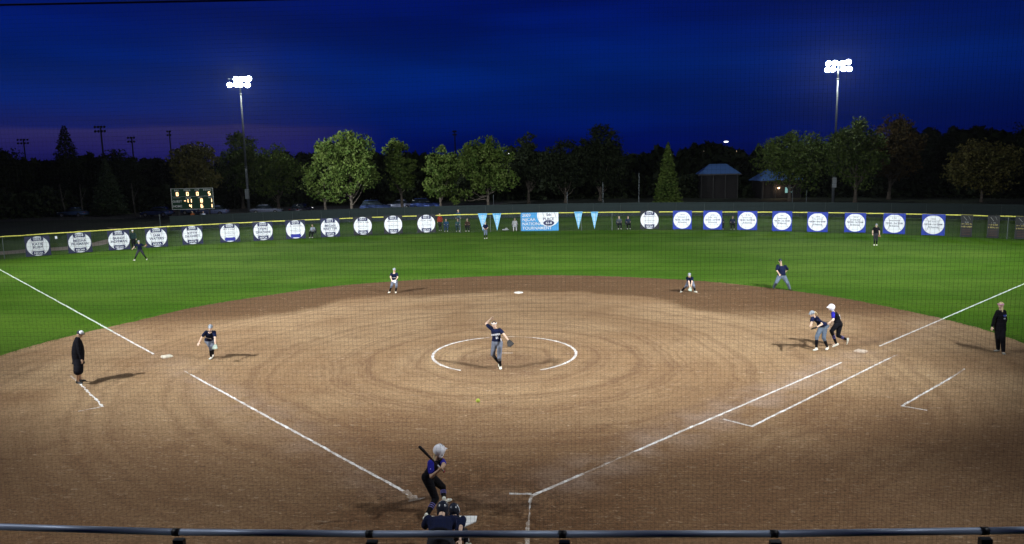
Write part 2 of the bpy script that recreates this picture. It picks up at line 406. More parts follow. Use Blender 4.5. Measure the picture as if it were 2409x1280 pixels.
strip('foul_line', ln(1.5, -1), ln(2.1, -1), .19, z=.017, m=FAINT, wear=1.3, seed=25)
v = []; f = []; k = 0
for i in range(0, 300):
    a = R(-90 + 31 + (360-62)*i/299)
    x_, y_ = 2.62*math.sin(a+PI*1.0), 0
    th = R(-90) + R(31) + (2*PI-R(62))*i/299
    cx_, cy_ = math.cos(th), math.sin(th)
    thin = .35 + .65*min(1, abs(math.cos(th))*1.25)
    if math.sin(th) > .93: thin = .22
    w = .05*thin*(1 + .4*noise.noise(Vector((i*.2, 0, 3))) + rnd.uniform(-.12, .12))
    for s_ in (1, -1): v.append(((2.62+s_*w)*cx_, 13.1+(2.62+s_*w)*cy_, .014))
    if i: f.append((2*i-2, 2*i-1, 2*i+1, 2*i))
structure(from_lists('pitching_circle_line', v, f, CHALK))

# ---------------------------------------------------------------- bases and plates
RUB = mat('base_rubber', (.80, .78, .70), .6, var=.06)
DUSTY = mat('dusty_base', (.50, .40, .31), .8, var=.2, vscale=14)
CREAM = mat('cream_base', (.60, .55, .44), .7, var=.15, vscale=10)
def bevel_box(name, dims, m, parent, loc=(0, 0, 0), bev=.015, taper=1.0):
    bm = bmesh.new(); bmesh.ops.create_cube(bm, size=1)
    for q in bm.verts:
        s_ = taper if q.co.z > 0 else 1
        q.co = Vector((q.co.x*dims[0]*s_, q.co.y*dims[1]*s_, (q.co.z+.5)*dims[2]))
    bmesh.ops.bevel(bm, geom=bm.edges[:], offset=bev, segments=2, affect='EDGES')
    o = from_bm(name, bm, m, parent); o.location = loc; return o
for nm, loc, lab, m_ in (('first_base', (12.72, 12.93), 'dusty white base bag on the first base line beside the runner', DUSTY),
                         ('second_base', (0, 25.80), 'small white base bag at second base behind the pitcher', RUB),
                         ('third_base', (-12.62, 12.93), 'cream white base bag near the third base player', CREAM)):
    e = tag(empty(nm, (*loc, .008), R(45)), lab, 'base', 'bases of the diamond')
    bevel_box('bag', (.37, .37, .06), m_, e, taper=.92)
    bevel_box('ground_pad', (.42, .42, .012), mat('pad_dirt', (.3, .2, .13), .9, var=.2), e, bev=.003)
bm = bmesh.new()
vv = [bm.verts.new(q) for q in [(0, 0, 0), (.216, .216, 0), (.216, .432, 0), (-.216, .432, 0), (-.216, .216, 0)]]
fc = bm.faces.new(vv); ex = bmesh.ops.extrude_face_region(bm, geom=[fc])
for q in ex['geom']:
    if isinstance(q, bmesh.types.BMVert): q.co.z = .022
bmesh.ops.recalc_face_normals(bm, faces=bm.faces[:])
o = from_bm('home_plate', bm, mat('plate', (.82, .82, .80), .5, var=.05)); o.location = (0, -.10, .010); tag(o, 'white five sided home plate beside the batter', 'plate')
o = bevel_box('pitching_plate', (.61, .15, .02), mat('soiled_rubber', (.30, .22, .15), .9, var=.25, vscale=20), None, (0, 13.11, .004), .004); tag(o, 'dusty narrow pitching rubber inside the chalk circle', 'plate')
# neon softball in flight
e = tag(empty('softball', (-.03, 3.5, 1.36)), 'neon yellow softball in flight between pitcher and batter', 'ball')
bm = bmesh.new(); bmesh.ops.create_icosphere(bm, subdivisions=3, radius=.05); from_bm('cover', bm, mat('neon', (.78, .92, .12), .6), e, True)
mb = MB(); pts = []
for i in range(41):
    t_ = 2*PI*i/40; q = Vector((math.cos(t_) + .35*math.cos(3*t_), math.sin(t_) - .35*math.sin(3*t_), .9*math.sin(2*t_))).normalized()*.0505; pts.append(q)
mb.path(pts, .0018, 4); mb.build('seam', mat('seam_red', (.35, .05, .03), .7), e)

# ---------------------------------------------------------------- outfield fence
FR = 61.6
GALV = mat('galvanised_steel', (.14, .17, .16), .6, .4, var=.1)
YEL = mat('yellow_cap', (.72, .68, .13), .55, var=.08)
fence = tag(empty('outfield_fence'), 'long curved chain link outfield fence with a yellow top cap', 'fence')
step = 3.05/FR*180/PI
angs = [-52.2 + step*i for i in range(int(100/step)+2)]
wire = MB(); ww = 3.05; hh = 1.76
pitch = .074
for sg in (1, -1):
    q = -hh
    while q < ww + hh:
        # segment along (1, sg) clipped to the panel rectangle
        x0 = q; 
        pts_ = []
        if sg > 0: xa, za, xb, zb = q, 0, q+hh, hh
        else: xa, za, xb, zb = q+hh, 0, q, hh
        def clip(xa, za, xb, zb):
            t0, t1 = 0, 1; dx = xb-xa
            for lo in (0, ww):
                tt = (lo-xa)/dx
                if (dx > 0) == (lo == 0): t0 = max(t0, tt)
                else: t1 = min(t1, tt)
            return (t0, t1)
        t0, t1 = clip(xa, za, xb, zb)
        if t1 - t0 > .01:
            A = (xa+(xb-xa)*t0-ww/2, .004*sg, za+(zb-za)*t0+.02); B = (xa+(xb-xa)*t1-ww/2, .004*sg, za+(zb-za)*t1+.02)
            wire.tube(A, B, .0022, .0022, 3)
        q += pitch
wire_me = wire.mesh('chain_link_panel'); wire_me.materials.append(GALV)
MB_ = MB(); MB_.tube((0, 0, 0), (0, 0, 1.80), .028, .028, 8); post_me = MB_.mesh('post'); post_me.materials.append(GALV)
MB_ = MB(); MB_.tube((-ww/2, 0, 1.79), (ww/2, 0, 1.79), .02, .02, 6); rail_me = MB_.mesh('top_rail'); rail_me.materials.append(GALV)
MB_ = MB()
MB_.loft([(Vector((-ww/2 + ww*t_/4, 0, 1.835 - .012*math.sin(PI*t_/4))), Vector((0, .062, 0)), Vector((0, 0, .048))) for t_ in range(5)], 10)
cap_me = MB_.mesh('yellow_cap'); cap_me.materials.append(YEL)
for i, a in enumerate(angs):
    p = polar(a, FR)
    o = link('post', post_me, None, fence); o.location = p
    if i < len(angs)-1:
        c = (polar(a, FR) + polar(angs[i+1], FR))/2; rz = -R(a+step/2)
        for nm, me in (('chain_link_panel', wire_me), ('top_rail', rail_me), ('yellow_cap', cap_me)):
            o = link(nm, me, None, fence); o.location = c; o.rotation_euler = (0, 0, rz)

# windscreen fence further out
WS = tag(empty('windscreen_fence'), 'low dark green windscreen fence behind the outfield fence', 'fence')
wsm = mat('windscreen_cloth', (.004, .014, .015), .8, var=.15, vscale=.7)
st2 = 2.4
wpost_me = post_me.copy(); wpost_me.materials.clear(); wpost_me.materials.append(mat('windscreen_post', (.03, .045, .045), .6, .3))
for i in range(42):
    a = -30.9 + st2*i
    if a > 62: break
    A = polar(a, 80); B = polar(a+st2, 80); hgt = 1.72
    g = MB(); k = 6; v = []; f = []
    c = (A+B)/2; w_ = (B-A).length
    for j in range(k+1):
        for zz in (0.08, hgt*.5, hgt):
            v.append((-w_/2 + w_*j/k, .03*noise.noise(Vector((i*3.1+j*.8, zz, 0))), zz))
    for j in range(k):
        for q in (0, 1): f.append((j*3+q, (j+1)*3+q, (j+1)*3+q+1, j*3+q+1))
    o = from_lists('windscreen_panel', v, f, wsm, WS); o.location = c; o.rotation_euler = (0, 0, -R(a+st2/2))
    o = link('post', wpost_me, None, WS); o.location = A; o.scale = (1, 1, .93)
# taller pale posts standing by it
for k_, (x_, y_, h) in enumerate([(-42.0, 68.2, 2.0), (9.2, 92, 3.9), (14.2, 92, 5.0), (4.2, 92, 2.6), (-6.2, 92, 2.4), (35.3, 92, 2.3), (37.2, 92, 2.2)]):
    mb = MB(); mb.tube((0, 0, 0), (0, 0, h), .05, .04, 8).ellipsoid((0, 0, h), (.06, 0, 0), (0, .06, 0), (0, 0, .05), 8, 5)
    o = mb.build('steel_post', mat('dim_steel', (.10, .12, .13), .5, .3)); o.location = (x_, y_, 0)
    tag(o, ['thin pale post at the left end of the dark windscreen', 'thin steel post in the dark, left of the tallest one right of centre', 'tallest thin steel post in the dark behind the outfield right of centre', 'short thin post in the dark above the pennants right of the big banner', 'short thin post in the dark above the pennants left of the big banner', 'left one of the two short pale posts in front of the lit shelter', 'right one of the two short pale posts in front of the lit shelter'][k_], 'post', 'thin posts beyond the outfield')

# ---------------------------------------------------------------- banners
NAVY = mat('navy_vinyl', (.008, .012, .055), .5, var=.1); BLACKV = mat('black_vinyl', (.006, .007, .014), .5)
ROYAL = mat('royal_vinyl', (.010, .035, .33), .45, var=.08); WHITEV = mat('white_vinyl', (.80, .82, .86), .45)
INK = mat('navy_ink', (.012, .018, .09), .5); INKW = mat('white_ink', (.68, .70, .74), .5); STI = mat('stitch_ink', (.07, .035, .06), .6)
PLQ = mat('blue_ink', (.012, .02, .30), .5)
def banner_root(nm, pa, pb, lab, cat, group=None):
    a = (pa+pb)/2; o = empty(nm, polar(a, FR-.13), -R(a)); tag(o, lab, cat, group)
    return o, R(pb-pa)*(FR-.13)
def cloth(parent, w, z0, z1, m_, nx=8, nz=8, seed=0, name='cloth', amp=.018):
    v = []; f = []
    for s_ in (0, 1):
        for i in range(nx+1):
            for j in range(nz+1):
                x_ = -w/2 + w*i/nx; z_ = z0 + (z1-z0)*j/nz
                yy = amp*noise.noise(Vector((x_*1.3+seed*7, z_*1.1, seed)))*(1 - .8*j/nz) + s_*.006
                v.append((x_, yy, z_))
    n1 = (nx+1)*(nz+1)
    for i in range(nx):
        for j in range(nz):
            q = i*(nz+1)+j; f.append((q, q+nz+1, q+nz+2, q+1)); f.append((n1+q, n1+q+1, n1+q+nz+2, n1+q+nz+1))
    return from_lists(name, v, f, m_, parent)
def disc(parent, name, r_, m_, y, cz, cx_=0, n=48, sx=1.0, flat=0):
    v = [(cx_, y, cz)] + [(cx_+r_*sx*math.cos(2*PI*i/n), y, cz+max(-1, min(1-flat, math.sin(2*PI*i/n)))*r_) for i in range(n)]
    return from_lists(name, v, [(0, 1+i, 1+(i+1) % n) for i in range(n)], m_, parent)
def plaque(parent, m_, y, cz, w, h, up=1, name='plaque'):
    pr = [(-.5, .12*up), (-.38, .5*up), (-.15, .42*up), (.15, .42*up), (.38, .5*up), (.5, .12*up), (.42, -.5*up), (.18, -.40*up), (-.18, -.40*up), (-.42, -.5*up)]
    v = [(0, y, cz)] + [(a_*w, y, cz+b_*h) for a_, b_ in pr]; n = len(pr)
    return from_lists(name, v, [(0, 1+(i+1) % n, 1+i) if up > 0 else (0, 1+i, 1+(i+1) % n) for i in range(n)], m_, parent)
def stitches(parent, r_, y, cz, m_, th=.022):
    for sg in (1, -1):
        mb = MB(); cxx = sg*r_*1.42; rad = r_*.98; pts = []
        for i in range(25):
            a = PI + R(-46 + 92*i/24) if sg > 0 else R(-46 + 92*i/24)
            q = Vector((cxx + rad*math.cos(a), y, cz + rad*math.sin(a)*1.15))
            if q.x**2 + (q.z-cz)**2 < (r_*.93)**2: pts.append(q)
        mb.path(pts, th*.35, 4)
        for q in pts[::2]:
            mb.tube(q + Vector((-.035, 0, -.03)), q + Vector((0, 0, .008)), th*.4, th*.4, 4); mb.tube(q + Vector((.035, 0, -.03)), q + Vector((0, 0, .008)), th*.4, th*.4, 4)
        for i, q in enumerate(mb.v): mb.v[i] = (q[0], y + (q[1]-y)*.15, q[2])
        mb.build('stitch_line', m_, parent)
def marks(parent, y, cz, w, h, m_, seed):
    """a printed line too small to read: rows of letter sized strokes"""
    r_ = random.Random(seed); mb = MB(); x_ = -w/2
    while x_ < w/2:
        lw = h*r_.uniform(.35, .8)
        if r_.random() < .14: x_ += h*.5; continue
        mb.box((x_+lw/2, y, cz), (lw*.35, .002, h*r_.uniform(.6, 1.1)))
        if r_.random() < .7: mb.box((x_+lw/2, y-.0012, cz + h*r_.choice((-.35, 0, .38))), (lw*.85, .0014, h*.2))
        x_ += lw*1.12
    o_ = mb.build('small_print', m_, parent); o_['kind'] = 'stuff'; return o_
BN = [(-42.32,-40.65,1.7,.03),(-39.48,-37.8,1.78,0.0),(-36.64,-35.05,1.75,.04),(-33.88,-32.21,1.8,.07),(-31.08,-29.45,1.8,.11),(-28.08,-26.44,1.84,.1),(-25.34,-23.66,1.85,.08),(-22.57,-20.87,1.87,.08),(-19.54,-17.83,1.91,.1),(-16.62,-14.91,1.93,.15),(-13.86,-12.14,1.96,.16),(-10.81,-9.08,1.94,.15),(9.94,11.64,1.95,.17),(12.88,14.56,1.95,.14),(15.56,17.2,1.95,.14),(18.51,20.18,1.93,.14),(21.42,23.05,1.93,.09),(24.26,25.9,1.88,.08),(27.19,28.81,1.86,.13),(30.1,31.71,1.87,.1),(32.87,34.49,1.87,.09),(35.53,36.33,1.87,.1),(37.29,38.07,1.88,.12),(39.05,39.94,1.87,.12),(-1.1,2.42,1.89,0),(-5.13,-4.23,1.92,.12),(-3.75,-2.93,1.89,.06),(3.87,4.67,1.92,.09),(5.41,6.11,1.9,.08)]
INFO = [('2003', ['KATIE', 'RUBY'], 'NJCAA'), ('2004', ['MEISHA', 'PRUISMANN'], 'NJCAA'), ('2006', ['BRANDY', 'HOFFMAN'], 'NJCAA'), ('2008', ['SAM', 'WATERS'], 'NJCAA'),
        ('2008', ['KITTY', 'DAUGHERTY'], 'NFCA'), ('2009', None, ''), ('2010', ['STEPH', 'GRAZIANI'], 'NFCA'), ('2010', None, ''), ('2011', ['MEGAN', 'RISETTER'], 'NFCA'),
        ('2011', None, 'NJCAA'), ('2012', None, 'NJCAA'), ('2012', None, 'NJCAA'), ('2017', None, 'NJCAA')]
ORD = ['leftmost', 'second', 'third', 'fourth', 'fifth', 'sixth', 'seventh', 'eighth', 'ninth', 'tenth', 'eleventh', 'twelfth']
for i in range(21):
    pa, pb, z1, z0 = BN[i]
    if i < 13:
        yr, names, org = INFO[i]
        if i < 12: lab = '%s navy baseball banner from the left, year %s, %s' % (ORD[i], yr, 'two large name lines' if names else ('small print and empty blue plaque' if not org else 'small print'))
        else: lab = 'black baseball banner reading 2017, next to the royal blue banners'
        rt, w = banner_root('baseball_banner', pa, pb, lab, 'banner', 'baseball banners on the outfield fence')
        z0 = max(z0, .05); h = z1-z0; cz = (z0+z1)/2; rr = min(w, h)*.487
        cloth(rt, w, z0, z1, NAVY if i < 9 else BLACKV, seed=i)
        disc(rt, 'ball_print', rr, WHITEV, -.030, cz)
        stitches(rt, rr, -.034, cz, STI)
        plaque(rt, INK, -.038, cz+rr*.72, rr*1.15, rr*.42, 1); plaque(rt, INK if org else PLQ, -.038, cz-rr*.70, rr*1.15, rr*.44, -1)
        text_on('lettering', yr, rr*.33, INKW, rt, (0, -.042, cz+rr*.74), sx=1.15, bold=.02)
        if org: text_on('lettering', org, rr*.29, INKW, rt, (0, -.042, cz-rr*.73), bold=.03, fit=rr*.78)
        if names:
            marks(rt, -.036, cz+rr*.46, rr*.8, rr*.07, STI, i)
            for j, s_ in enumerate(names): text_on('lettering', s_, rr*.36, INK, rt, (0, -.040, cz+rr*(.20-.33*j)), bold=.02, fit=rr*(1.15 if j == 0 else 1.5))
            marks(rt, -.036, cz-rr*.38, rr*.9, rr*.06, STI, i+50)
        else:
            for j, (dz, ww_, hh_) in enumerate([(.38, 1.35, .13), (.10, .55, .07), (-.08, 1.15, .08), (-.28, .8, .07)]): marks(rt, -.036, cz+rr*dz, rr*ww_, rr*hh_, STI, i*7+j)
    else:
        k = i-13
        nb = ['first', 'second', 'third', 'fourth', 'fifth', 'sixth', 'seventh', 'last'][k]
        rt, w = banner_root('baseball_banner', pa, pb, '%s royal blue banner with a white baseball, counting rightwards along the right field fence' % nb, 'banner', 'baseball banners on the outfield fence')
        z0 = max(z0, .05); h = z1-z0; cz = (z0+z1)/2; rr = min(w, h)*.462
        cloth(rt, w, z0, z1, ROYAL, seed=i)
        disc(rt, 'ball_print', rr, WHITEV, -.030, cz, flat=.05)
        stitches(rt, rr, -.034, cz, STI, .02)
        marks(rt, -.036, cz+rr*.62, rr*.42, rr*.14, INK, i*5)
        marks(rt, -.036, cz+rr*.33, rr*.95, rr*.13, INK, i*5+1)
        text_on('lettering', 'NJCAA - %s TEAM' % ('1st' if k % 2 else '2nd'), rr*.25, INK, rt, (0, -.040, cz+rr*.04), bold=.01, fit=rr*1.62)
        text_on('lettering', 'All American', rr*.24, INK, rt, (0, -.040, cz-rr*.26), bold=.01, fit=rr*1.0)
for i in range(21, 24):
    pa, pb, z1, z0 = BN[i]
    rt, w = banner_root('sponsor_banner', pa, pb, 'narrow black banner with gold lettering, %s of three at the right fence end' % ['first', 'second', 'last'][i-21], 'banner', 'black sponsor banners at the right end')
    cloth(rt, w, .06, z1, mat('sponsor_black', (.008, .009, .012), .45), seed=i)
    for s_ in (-1, 1):
        mb = MB(); mb.box((s_*w*.46, -.025, (z1+.06)/2), (.02, .002, z1-.12)); mb.build('border', mat('sponsor_grey', (.04, .05, .05), .5), rt)
    GOLD = mat('gold_ink', (.60, .50, .14), .5)
    marks(rt, -.030, z1*.60, w*.80, .10, GOLD, i); marks(rt, -.030, z1*.48, w*.86, .11, GOLD, i+3); marks(rt, -.03, z1*.68, w*.3, .05, mat('white_ink'), i+8)
    mb = MB()
    for q in range(4): mb.box((0, -.028, z1*(.14+.07*q)), (w*.66, .002, .025))
    mb.build('small_print', mat('rust_ink', (.10, .035, .02), .6), rt)['kind'] = 'stuff'
    mb = MB(); mb.tube((-w*.28, -.03, z1*.93), (w*.02, -.03, z1*.76), .012, .012, 4).tube((w*.12, -.03, z1*.95), (w*.3, -.03, z1*.8), .008, .008, 4); mb.build('logo_stroke', mat('sponsor_silver', (.35, .36, .34), .5), rt)
# tournament banner
SKY = mat('sky_blue_vinyl', (.055, .30, .62), .45, var=.06); SKYL = mat('light_blue_vinyl', (.22, .52, .78), .5, var=.08)
pa, pb, z1, z0 = BN[24]
rt, w = banner_root('tournament_banner', pa, pb, 'large sky blue banner reading 2009 NJCAA National Tournament 5th place 62-8', 'banner')
z0 = .05; h = z1-z0; cloth(rt, w, z0, z1, SKY, seed=44, nx=14)
for j, (s_, x0_) in enumerate([('2009', .17), ('NJCAA', .21), ('NATIONAL', .325), ('TOURNAMENT', .44)]):
    o = text_on('lettering', s_, h*.235, INKW, rt, (0, -.04, z1 - h*(.145+.235*j)), bold=.012, fit=[.30, .36, .60, .80][j]*w)
    ex_ = max(abs(v.co.x) for v in o.data.vertices); o.location.x = -w/2 + .035*w + ex_
rr = h*.62; bx = w*.24; bz = z1-h*.14
v = [(bx, -.03, bz-.1)]; n = 60; prev = []
for i in range(n):
    a = 2*PI*i/n; x_ = bx + rr*1.02*math.cos(a); z_ = bz + rr*math.sin(a); prev.append((min(x_, w/2-.02), -.03, min(z_, z1-.01)))
from_lists('ball_print', v+prev, [(0, 1+i, 1+(i+1) % n) for i in range(n)], mat('white_vinyl'), rt)
text_on('lettering', '5th', h*.20, INK, rt, (bx, -.036, z1-h*.13), bold=.02); text_on('lettering', 'PLACE', h*.21, INK, rt, (bx-.02, -.036, z1-h*.36), bold=.015, fit=w*.36)
disc(rt, 'plaque', h*.15, INK, -.034, z1-h*.575, bx, 32, 2.0); text_on('lettering', '62-8', h*.18, INKW, rt, (bx, -.038, z1-h*.575), bold=.02)
for s_ in (-1, 1):
    mb = MB()
    for q in range(5): mb.box((bx+s_*w*(.155+.008*q*(1 if s_ > 0 else -1)), -.034, z1-.06-q*.09), (.05, .002, .05))
    mb.build('stitch_line', STI, rt)
# pennants
for k, i in enumerate((25, 26, 27, 28)):
    pa, pb, z1, z0 = BN[i]
    rt, w = banner_root('pennant', pa, pb, ['light blue pennant behind the centre fielder', 'light blue pennant just left of the tournament banner', 'light blue pennant nearest the right side of the tournament banner', 'light blue pennant beside the two people in camp chairs'][k], 'pennant', 'pennants on the centre field fence')
    z0 = .14
    from_lists('cloth', [(-w/2, 0, z1), (w/2, 0, z1), (0, .01, z0), (-w/2, .006, z1), (w/2, .006, z1), (0, .016, z0)], [(0, 2, 1), (3, 4, 5), (0, 1, 4, 3), (1, 2, 5, 4), (2, 0, 3, 5)], SKYL, rt)
    mb = MB(); mb.box((0, -.006, z1-.09), (w*.8, .002, .10)); mb.build('header', mat('sky_blue_vinyl'), rt)
    mb = MB(); r3 = random.Random(k)
    for q in range(7):
        zz = z1-.24-q*.16; hw = w*.5*(zz-z0)/(z1-z0)
        mb.box((r3.uniform(-.02, .02), -.008, zz), (max(.04, hw*.8), .002, .035)); mb.box((r3.uniform(-.03, .03), -.0105, zz-.05), (.035, .002, .08))
    mb.build('lettering', INKW, rt)['kind'] = 'stuff'

# ---------------------------------------------------------------- floodlight poles
STEEL = mat('pole_steel', (.10, .115, .13), .5, .3, var=.08)
LENS = {}
def tower(foot, h, beams, col, lab, spill, idx):
    rt = tag(empty('floodlight_pole', (*foot, 0)), lab, 'light pole', 'floodlight poles round the field')
    mb = MB(); mb.tube((0, 0, 0), (0, 0, h*.35), .22, .18, 12).tube((0, 0, h*.35), (0, 0, h*.36), .21, .21, 12).tube((0, 0, h*.36), (0, 0, h*.9), .17, .12, 12).tube((0, 0, h*.9), (0, 0, h*.91), .17, .17, 12).tube((0, 0, h*.91), (0, 0, h+.4), .11, .09, 12)
    mb.build('pole', STEEL, rt, True)
    mb = MB(); mb.box((0, -.25, 2.9), (.55, .35, 1.5)); mb.build('control_box', mat('control_box_grey', (.3, .33, .35), .5, .2), rt)
    face = (Vector(beams[0][0]) - Vector((*foot, h))); face.z = 0; face.normalize(); side_ = Vector((-face.y, face.x, 0))
    if side_.x < 0: side_ = -side_
    lens_m = new_mat('lit_lens', (1, 1, 1), .4, emis=col, estr=60)
    rows = [(h-.55, [-1.45, -.75, .75, 1.5] if idx % 2 else [-1.5, -.62, .05, 1.05]), (h+.35, [-1.35, -.45, .55, 1.35] if idx % 2 else [-.55, .25, .85, 1.35])]
    for z_, xs in rows:
        mb = MB(); a = side_*-1.75; b = side_*1.75; mb.box((0, 0, z_), (3.4, .12, .10), M3=Matrix((side_, face, Vector((0, 0, 1)))).transposed()); mb.build('crossarm', STEEL, rt)
    mb = MB()
    for z_, xs in rows:
        for x_ in xs:
            c = side_*x_ + face*.35 + Vector((0, 0, z_ + rnd.uniform(-.08, .08)))
            aim = (face + Vector((0, 0, -.42)) + side_*rnd.uniform(-.35, .35)).normalized()
            U = aim.orthogonal().normalized(); V = aim.cross(U)
            hd = MB(); hd.loft([(c-aim*.5, U*.10, V*.10), (c-aim*.42, U*.18, V*.18), (c-aim*.15, U*.33, V*.33), (c, U*.40, V*.40), (c+aim*.03, U*.40, V*.40)], 16)
            hd.tube(c-aim*.2, c-face*.32, .03, .03, 6)
            ho = hd.build('lamp_head', mat('lamp_housing', (.25, .26, .27), .4, .6), rt, False)
            ln_ = MB(); ln_.ellipsoid(c+aim*.035, U*.375, V*.375, aim*.15, 16, 7); ln_.build('lens', lens_m, ho, True)
    if spill:
        ld = bpy.data.lights.new('spill', 'POINT'); ld.energy = spill; ld.color = col; ld.shadow_soft_size = .4
        lo = bpy.data.objects.new('spill_light', ld); COL.objects.link(lo); lo.parent = rt; lo.location = face*1.2 + Vector((0, 0, h))
    for k, (tg, cone, watts) in enumerate(beams):
        ld = bpy.data.lights.new('flood', 'SPOT'); ld.energy = watts; ld.color = col; ld.spot_size = R(cone); ld.spot_blend = 1; ld.shadow_soft_size = .28
        lo = bpy.data.objects.new('flood_beam', ld); COL.objects.link(lo); lo.parent = rt
        lp_ = face*1.0 + Vector((0, 0, h-.1)) + side_*(k-.5)*.3; lo.location = lp_
        d = Vector(tg) - (Vector((*foot, 0)) + lp_)
        lo.rotation_euler = d.to_track_quat('-Z', 'Y').to_euler()
for i, tw in enumerate(TOWERS): tower(*tw, i)
# unlit pole lights of the fields beyond
DARK = mat('dark_steel', (.02, .02, .025), .6)
for k, (x_, y_, h, wd, nn) in enumerate([(-151.1, 200, 16.6, 1.5, 4), (-103.4, 160, 17.4, 1.15, 4), (-107.4, 180, 15.6, .8, 3), (-107.4, 200, 18.0, .4, 2), (-27.3, 220, 17.0, .4, 2)]):
    rt = tag(empty('unlit_light_pole', (x_, y_, 0)), ['unlit light pole at the far left against the afterglow', 'tall unlit light pole right of the dark spruce', 'unlit light pole with three heads against the pink afterglow', 'thin unlit light pole near the lit tree above the scoreboard', 'faint unlit light pole behind the centre field trees'][k], 'light pole', 'unlit light poles far off')
    mb = MB(); mb.tube((0, 0, 0), (0, 0, h), .25, .16, 8); mb.build('pole', DARK, rt)
    for r_i in range(2 if k != 2 else 2):
        mb = MB(); mb.box((0, 0, h-.3-1.0*r_i), (wd*2, .12, .12)); mb.build('crossarm', DARK, rt)
        for q in range(nn):
            mb = MB(); xx = -wd + 2*wd*q/(nn-1); mb.loft([(Vector((xx, 0, h-.1-1.0*r_i)), Vector((.12, 0, 0)), Vector((0, 0, .12))), (Vector((xx, -.4, h-.3-1.0*r_i)), Vector((.32, 0, 0)), Vector((0, 0, .3)))], 8); mb.build('lamp_head', DARK, rt)
# ---------------------------------------------------------------- trees
BARK = mat('bark', (.085, .07, .055), .95, var=.3, vscale=3)
def leaf_material(name, c1, c2, c3):
    m, t, b, nd, lk, mt, noi, mr, mix = shader(name)
    g = nd('ShaderNodeNewGeometry'); tc_ = nd('ShaderNodeTexCoord')
    ri = g.outputs['Random Per Island']; n1 = noi(tc_.outputs['Object'], .45, 3)
    base = mix(mr(n1, .38, .62, 0, 1), c1, c2); base = mix(mr(ri, .6, 1, 0, .75), base, c3)
    lk(base, b.inputs['Base Color']); b.inputs['Roughness'].default_value = .7
    return m
LEAF = {'green': leaf_material('leaf_green', (.038, .070, .010), (.064, .098, .016), (.115, .145, .04)),
        'olive': leaf_material('leaf_olive', (.060, .062, .014), (.085, .075, .018), (.11, .095, .035)),
        'rust': leaf_material('leaf_rust', (.060, .038, .012), (.075, .050, .016), (.05, .045, .015)),
        'dark': leaf_material('leaf_dark', (.010, .016, .006), (.015, .022, .008), (.02, .028, .012)),
        'needle': leaf_material('leaf_needle', (.022, .036, .018), (.032, .046, .020), (.03, .05, .03))}
def quads(name, P, S, m, parent=None, seed=0, squash=1.0):
    rg = np.random.default_rng(seed); n = len(P)
    a = rg.normal(size=(n, 3)); a /= np.linalg.norm(a, axis=1)[:, None]
    b = rg.normal(size=(n, 3)); b -= (a*b).sum(1)[:, None]*a; b /= np.linalg.norm(b, axis=1)[:, None]
    a[:, 2] *= squash; b[:, 2] *= squash
    s = (S*rg.uniform(.6, 1.3, n))[:, None]
    V = np.stack([P-a*s, P-b*s*.55, P+a*s, P+b*s*.55], 1).reshape(-1, 3)
    me = bpy.data.meshes.new(name); me.vertices.add(4*n); me.vertices.foreach_set('co', V.astype(np.float32).ravel())
    me.loops.add(4*n); me.loops.foreach_set('vertex_index', np.arange(4*n, dtype=np.int32))
    me.polygons.add(n); me.polygons.foreach_set('loop_start', np.arange(0, 4*n, 4, dtype=np.int32))
    me.update(calc_edges=True); me.validate()
    return link(name, me, m, parent)
